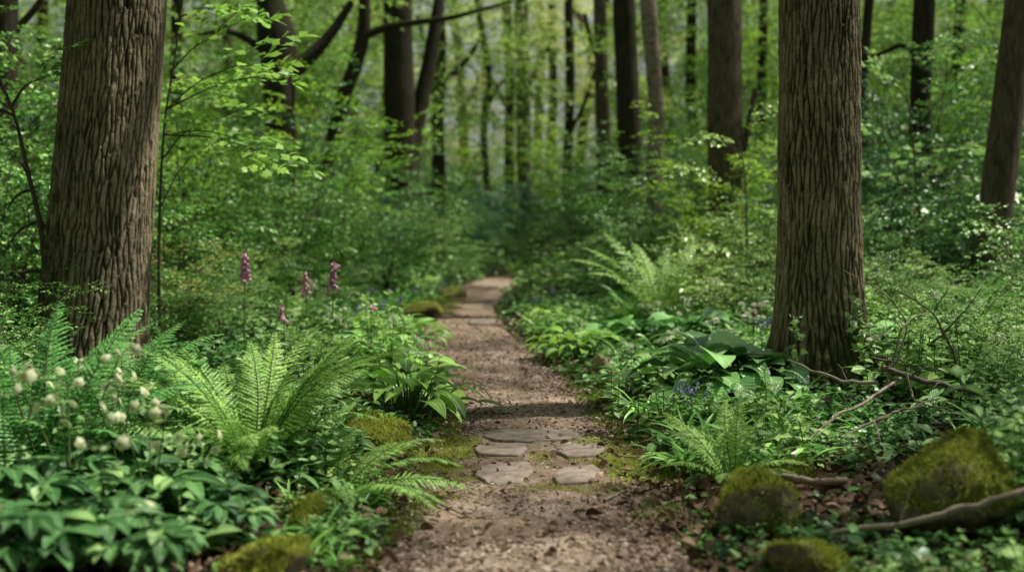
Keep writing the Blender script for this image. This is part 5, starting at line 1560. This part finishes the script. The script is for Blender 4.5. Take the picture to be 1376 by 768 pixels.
# ================================================================== GROUND COVER (stuff)
for side, nm in ((-1, 'left'), (1, 'right')):
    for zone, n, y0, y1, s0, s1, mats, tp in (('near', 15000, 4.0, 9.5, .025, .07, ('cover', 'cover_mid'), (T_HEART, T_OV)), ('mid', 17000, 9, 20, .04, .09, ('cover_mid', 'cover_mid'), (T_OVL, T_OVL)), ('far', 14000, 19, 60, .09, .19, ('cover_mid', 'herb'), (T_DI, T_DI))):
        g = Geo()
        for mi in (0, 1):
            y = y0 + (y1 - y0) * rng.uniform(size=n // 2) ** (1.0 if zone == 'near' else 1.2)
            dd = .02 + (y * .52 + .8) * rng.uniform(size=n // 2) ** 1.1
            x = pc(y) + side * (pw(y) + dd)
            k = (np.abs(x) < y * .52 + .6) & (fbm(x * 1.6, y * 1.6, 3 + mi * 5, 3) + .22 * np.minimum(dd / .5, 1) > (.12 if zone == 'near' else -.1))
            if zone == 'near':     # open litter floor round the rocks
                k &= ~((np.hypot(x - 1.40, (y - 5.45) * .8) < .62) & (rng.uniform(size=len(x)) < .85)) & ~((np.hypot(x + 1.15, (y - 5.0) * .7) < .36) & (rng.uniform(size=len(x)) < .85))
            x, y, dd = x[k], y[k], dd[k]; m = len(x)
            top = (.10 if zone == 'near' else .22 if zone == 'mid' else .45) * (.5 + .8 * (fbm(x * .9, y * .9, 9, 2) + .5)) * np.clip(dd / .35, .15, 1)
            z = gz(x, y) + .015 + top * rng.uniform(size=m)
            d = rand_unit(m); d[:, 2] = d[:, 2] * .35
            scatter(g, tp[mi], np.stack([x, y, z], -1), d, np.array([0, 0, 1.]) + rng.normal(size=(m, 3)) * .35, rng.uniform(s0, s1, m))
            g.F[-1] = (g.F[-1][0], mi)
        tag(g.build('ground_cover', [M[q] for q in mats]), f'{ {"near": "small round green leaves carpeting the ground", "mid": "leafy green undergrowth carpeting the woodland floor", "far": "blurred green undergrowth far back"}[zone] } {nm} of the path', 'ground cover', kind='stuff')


# ================================================================== STICKS
def stick(label, pts, r0, r1, mat='stick', side=(), name='fallen_stick', cat='stick', group=None, wob=.012, lying=0):
    """pts: (px, py, Y)"""
    W = np.array([P(p[0], p[1], p[2] * (.84 if group else 1)) for p in pts])
    if lying:
        W = np.array([G(p[0], p[1]) + np.array([0, 0, lying]) for p in pts])
    c = W[0].copy()
    C = curve(W - c, 40); s = np.linspace(0, 1, 40)
    C += np.stack([fbm(s * 7, c[0] * 9, k, 3) for k in range(3)], -1) * wob * np.sin(s * PI)[:, None] * 2
    root = thing(name, c, label, cat, group)
    R = np.linspace(r0, r1, 40) * (1.15 if group else 1) * (1 + .25 * fbm(s * 22, c[0], 0, 3))
    g = Geo(); tube(g, C, R, 9)
    V = C[0]; g.build('shaft', M[mat], root)
    for t, dx, dy, dz, rr in side:
        p = C[int(t * 39)]; q = p + np.array([dx, dy, dz])
        gg = Geo(); cc = curve(np.array([p, (p + q) / 2 + [.0, 0, .02], q]), 10); cc += .006 * np.random.default_rng(int(t * 99)).normal(size=cc.shape) * np.linspace(0, 1, 10)[:, None]
        tube(gg, cc, np.linspace(rr, rr * .4, 10), 6); gg.build('side_twig', M[mat], root)
    return root


gs_ = 'sticks of the brushwood pile'
stick('thick brown branch lying on the brushwood pile, its thick end left', [(1185, 493, 8.0), (1230, 508, 7.95), (1275, 518, 7.9), (1320, 530, 7.85)], .016, .011, 'stick_dark', [(.3, .12, -.1, .06, .006), (.6, -.1, -.1, -.03, .005)], group=gs_)
stick('pale forked stick pointing left in front of the right oak foot', [(1180, 514, 8.0), (1140, 512, 8.05), (1100, 500, 8.1), (1058, 483, 8.2)], .011, .004, 'stick', [(.35, -.05, .05, .1, .004)], group=gs_)
stick('long grey stick slanting down left from the brushwood pile', [(1210, 508, 8.0), (1165, 537, 7.75), (1120, 562, 7.5), (1062, 610, 7.2)], .010, .005, 'stick', [(.5, -.06, -.05, .12, .004)], group=gs_)
stick('thin pale crooked twig rising upright from the brushwood pile', [(1190, 520, 8.0), (1202, 470, 8.0), (1212, 440, 8.0), (1232, 424, 8.05), (1250, 420, 8.1)], .008, .003, 'stick', [(.6, -.08, 0, .06, .003)], group=gs_)
stick('thin twig arching up to the left beside the right oak', [(1205, 490, 8.2), (1215, 425, 8.2), (1180, 390, 8.2), (1134, 363, 8.2)], .006, .002, 'stick', [(.5, .1, 0, .12, .003)], group=gs_)
stick('dark thorny stem leaning right above the brushwood pile', [(1290, 500, 8.4), (1265, 440, 8.4), (1240, 410, 8.4), (1205, 390, 8.4)], .008, .003, 'stick_dark', [(.4, .14, 0, .1, .004), (.6, .1, 0, .16, .004), (.8, -.05, 0, .12, .003)], group=gs_)
stick('slim dark stem crossing above the brushwood pile at right', [(1240, 470, 8.5), (1290, 425, 8.5), (1320, 385, 8.5)], .007, .002, 'stick_dark', [(.5, .12, 0, .03, .003)], group=gs_)
stick('short crooked white twig in the middle of the brushwood pile', [(1218, 500, 7.8), (1228, 535, 7.75), (1250, 545, 7.7), (1275, 548, 7.65)], .007, .003, 'stick', group=gs_)
stick('low twig lying under the thick brown branch', [(1130, 588, 7.2), (1180, 560, 7.3), (1225, 545, 7.4), (1262, 535, 7.5)], .008, .003, 'stick', [(.4, .03, -.02, -.08, .004), (.6, .05, 0, .06, .003)], group=gs_)
stick('pale kinked twig with a knobbly end in front of the pile', [(1182, 592, 7.0), (1176, 570, 7.05), (1200, 555, 7.1), (1240, 545, 7.15)], .007, .004, 'stick', group=gs_)
stick('dark twig behind the thick brown branch', [(1170, 480, 8.3), (1220, 490, 8.3), (1270, 500, 8.3)], .007, .003, 'stick_dark', group=gs_)
stick('smooth cut stick lying behind the small angular boulder', [(1022, 651, 5.75), (1055, 661, 5.72), (1095, 668, 5.7), (1138, 665, 5.7)], .021, .016, 'stick', [(.7, .06, -.04, .02, .005)], lying=.07)
stick('long curved branch lying across the front of the big mossy boulder', [(1115, 716, 4.42), (1180, 706, 4.36), (1240, 700, 4.3), (1300, 684, 4.26), (1410, 650, 4.2)], .010, .016, 'stick', [(.35, .09, .02, .22, .005)])
b = G(845, 672)
stick('short broken grey twig on the path right of the front stones', [(812, 679, 5.52), (840, 667, 5.5), (875, 666, 5.47), (905, 668, 5.45)], .008, .005, 'stick', [(.45, .02, -.10, -.01, .005), (.6, .10, .05, .02, .004)], 'fallen_twig', 'twig', wob=.006, lying=.025)
stick('dark curved twig at the left side of the path in the foreground', [(575, 672, 5.55), (600, 688, 5.33), (634, 703, 5.16)], .006, .003, 'stick_dark', (), 'fallen_twig', 'twig', wob=.006, lying=.025)
stick('thin dark twig among litter at the left path edge', [(520, 668, 5.62), (560, 671, 5.57), (605, 676, 5.5)], .005, .003, 'stick_dark', [(.5, .05, .05, .01, .003)], 'fallen_twig', 'twig', wob=.006, lying=.025)
stick('small pale twig near the right path edge behind the broken twig', [(830, 617, 6.43), (858, 620, 6.37), (880, 617, 6.43)], .005, .003, 'stick', (), 'fallen_twig', 'twig', wob=.006, lying=.025)
stick('thin dry stalk leaning over mossy stone at lower left', [(405, 672, 5.4), (418, 690, 5.3), (440, 705, 5.2)], .003, .002, 'stick', (), 'dry_stalk', 'stalk', wob=.004)
stick('dry stalk leaning right beneath the drooping fern', [(436, 668, 5.4), (448, 685, 5.35), (458, 702, 5.3)], .003, .002, 'stick', (), 'dry_stalk', 'stalk', wob=.004)
stick('bare twig angling out at the left edge beside the oak', [(-10, 335, 8.2), (25, 365, 8.2), (55, 352, 8.2)], .006, .003, 'stick', [(.5, .06, 0, -.08, .003)], 'bare_twig', 'twig')

# ================================================================== LIGHT, SKY, CAMERA
SUN_EL, SUN_AZ = math.radians(62), math.radians(75)       # azimuth measured from +Y (view direction) towards +X
w = bpy.data.worlds.new('World'); scene.world = w; w.use_nodes = True
nt = w.node_tree; bg = nt.nodes['Background']
sky = nt.nodes.new('ShaderNodeTexSky'); sky.sky_type = 'NISHITA'; sky.sun_disc = False
sky.sun_elevation = SUN_EL; sky.sun_rotation = SUN_AZ; sky.air_density = 1.0; sky.dust_density = 2.0; sky.ozone_density = 1.0
hsv = nt.nodes.new('ShaderNodeHueSaturation'); hsv.inputs['Saturation'].default_value = .3
nt.links.new(sky.outputs[0], hsv.inputs['Color']); nt.links.new(hsv.outputs[0], bg.inputs[0]); bg.inputs[1].default_value = .078
sl = bpy.data.lights.new('sun', 'SUN'); sl.energy = 5.0; sl.angle = math.radians(.9); sl.color = (1, .96, .84)
so = bpy.data.objects.new('sun', sl); COL.objects.link(so)
from mathutils import Vector
sd = Vector((math.sin(SUN_AZ) * math.cos(SUN_EL), math.cos(SUN_AZ) * math.cos(SUN_EL), math.sin(SUN_EL)))
so.rotation_euler = (-sd).to_track_quat('-Z', 'Y').to_euler(); so.location = (10, 10, 30)

cd = bpy.data.cameras.new('camera'); cam = bpy.data.objects.new('camera', cd); COL.objects.link(cam)
cd.sensor_width = 36; cd.lens = 36 * FPX / 1376; cd.clip_end = 2000; cd.clip_start = .05
cam.location = (0, 0, CAMH); cam.rotation_euler = (PI / 2 - TH, 0, 0)
cd.dof.use_dof = True; cd.dof.focus_distance = 7.0; cd.dof.aperture_fstop = 1.05; cd.dof.aperture_blades = 0
scene.camera = cam

scene.view_settings.view_transform = 'Standard'; scene.view_settings.look = 'None'; scene.view_settings.exposure = 0
scene.render.engine = 'CYCLES'
cy = scene.cycles
cy.max_bounces = 7; cy.diffuse_bounces = 2; cy.glossy_bounces = 2; cy.transmission_bounces = 3; cy.transparent_max_bounces = 4
cy.use_denoising = True; cy.denoiser = 'OPENIMAGEDENOISE'; cy.use_adaptive_sampling = True; cy.adaptive_threshold = .015
cy.sample_clamp_indirect = 4
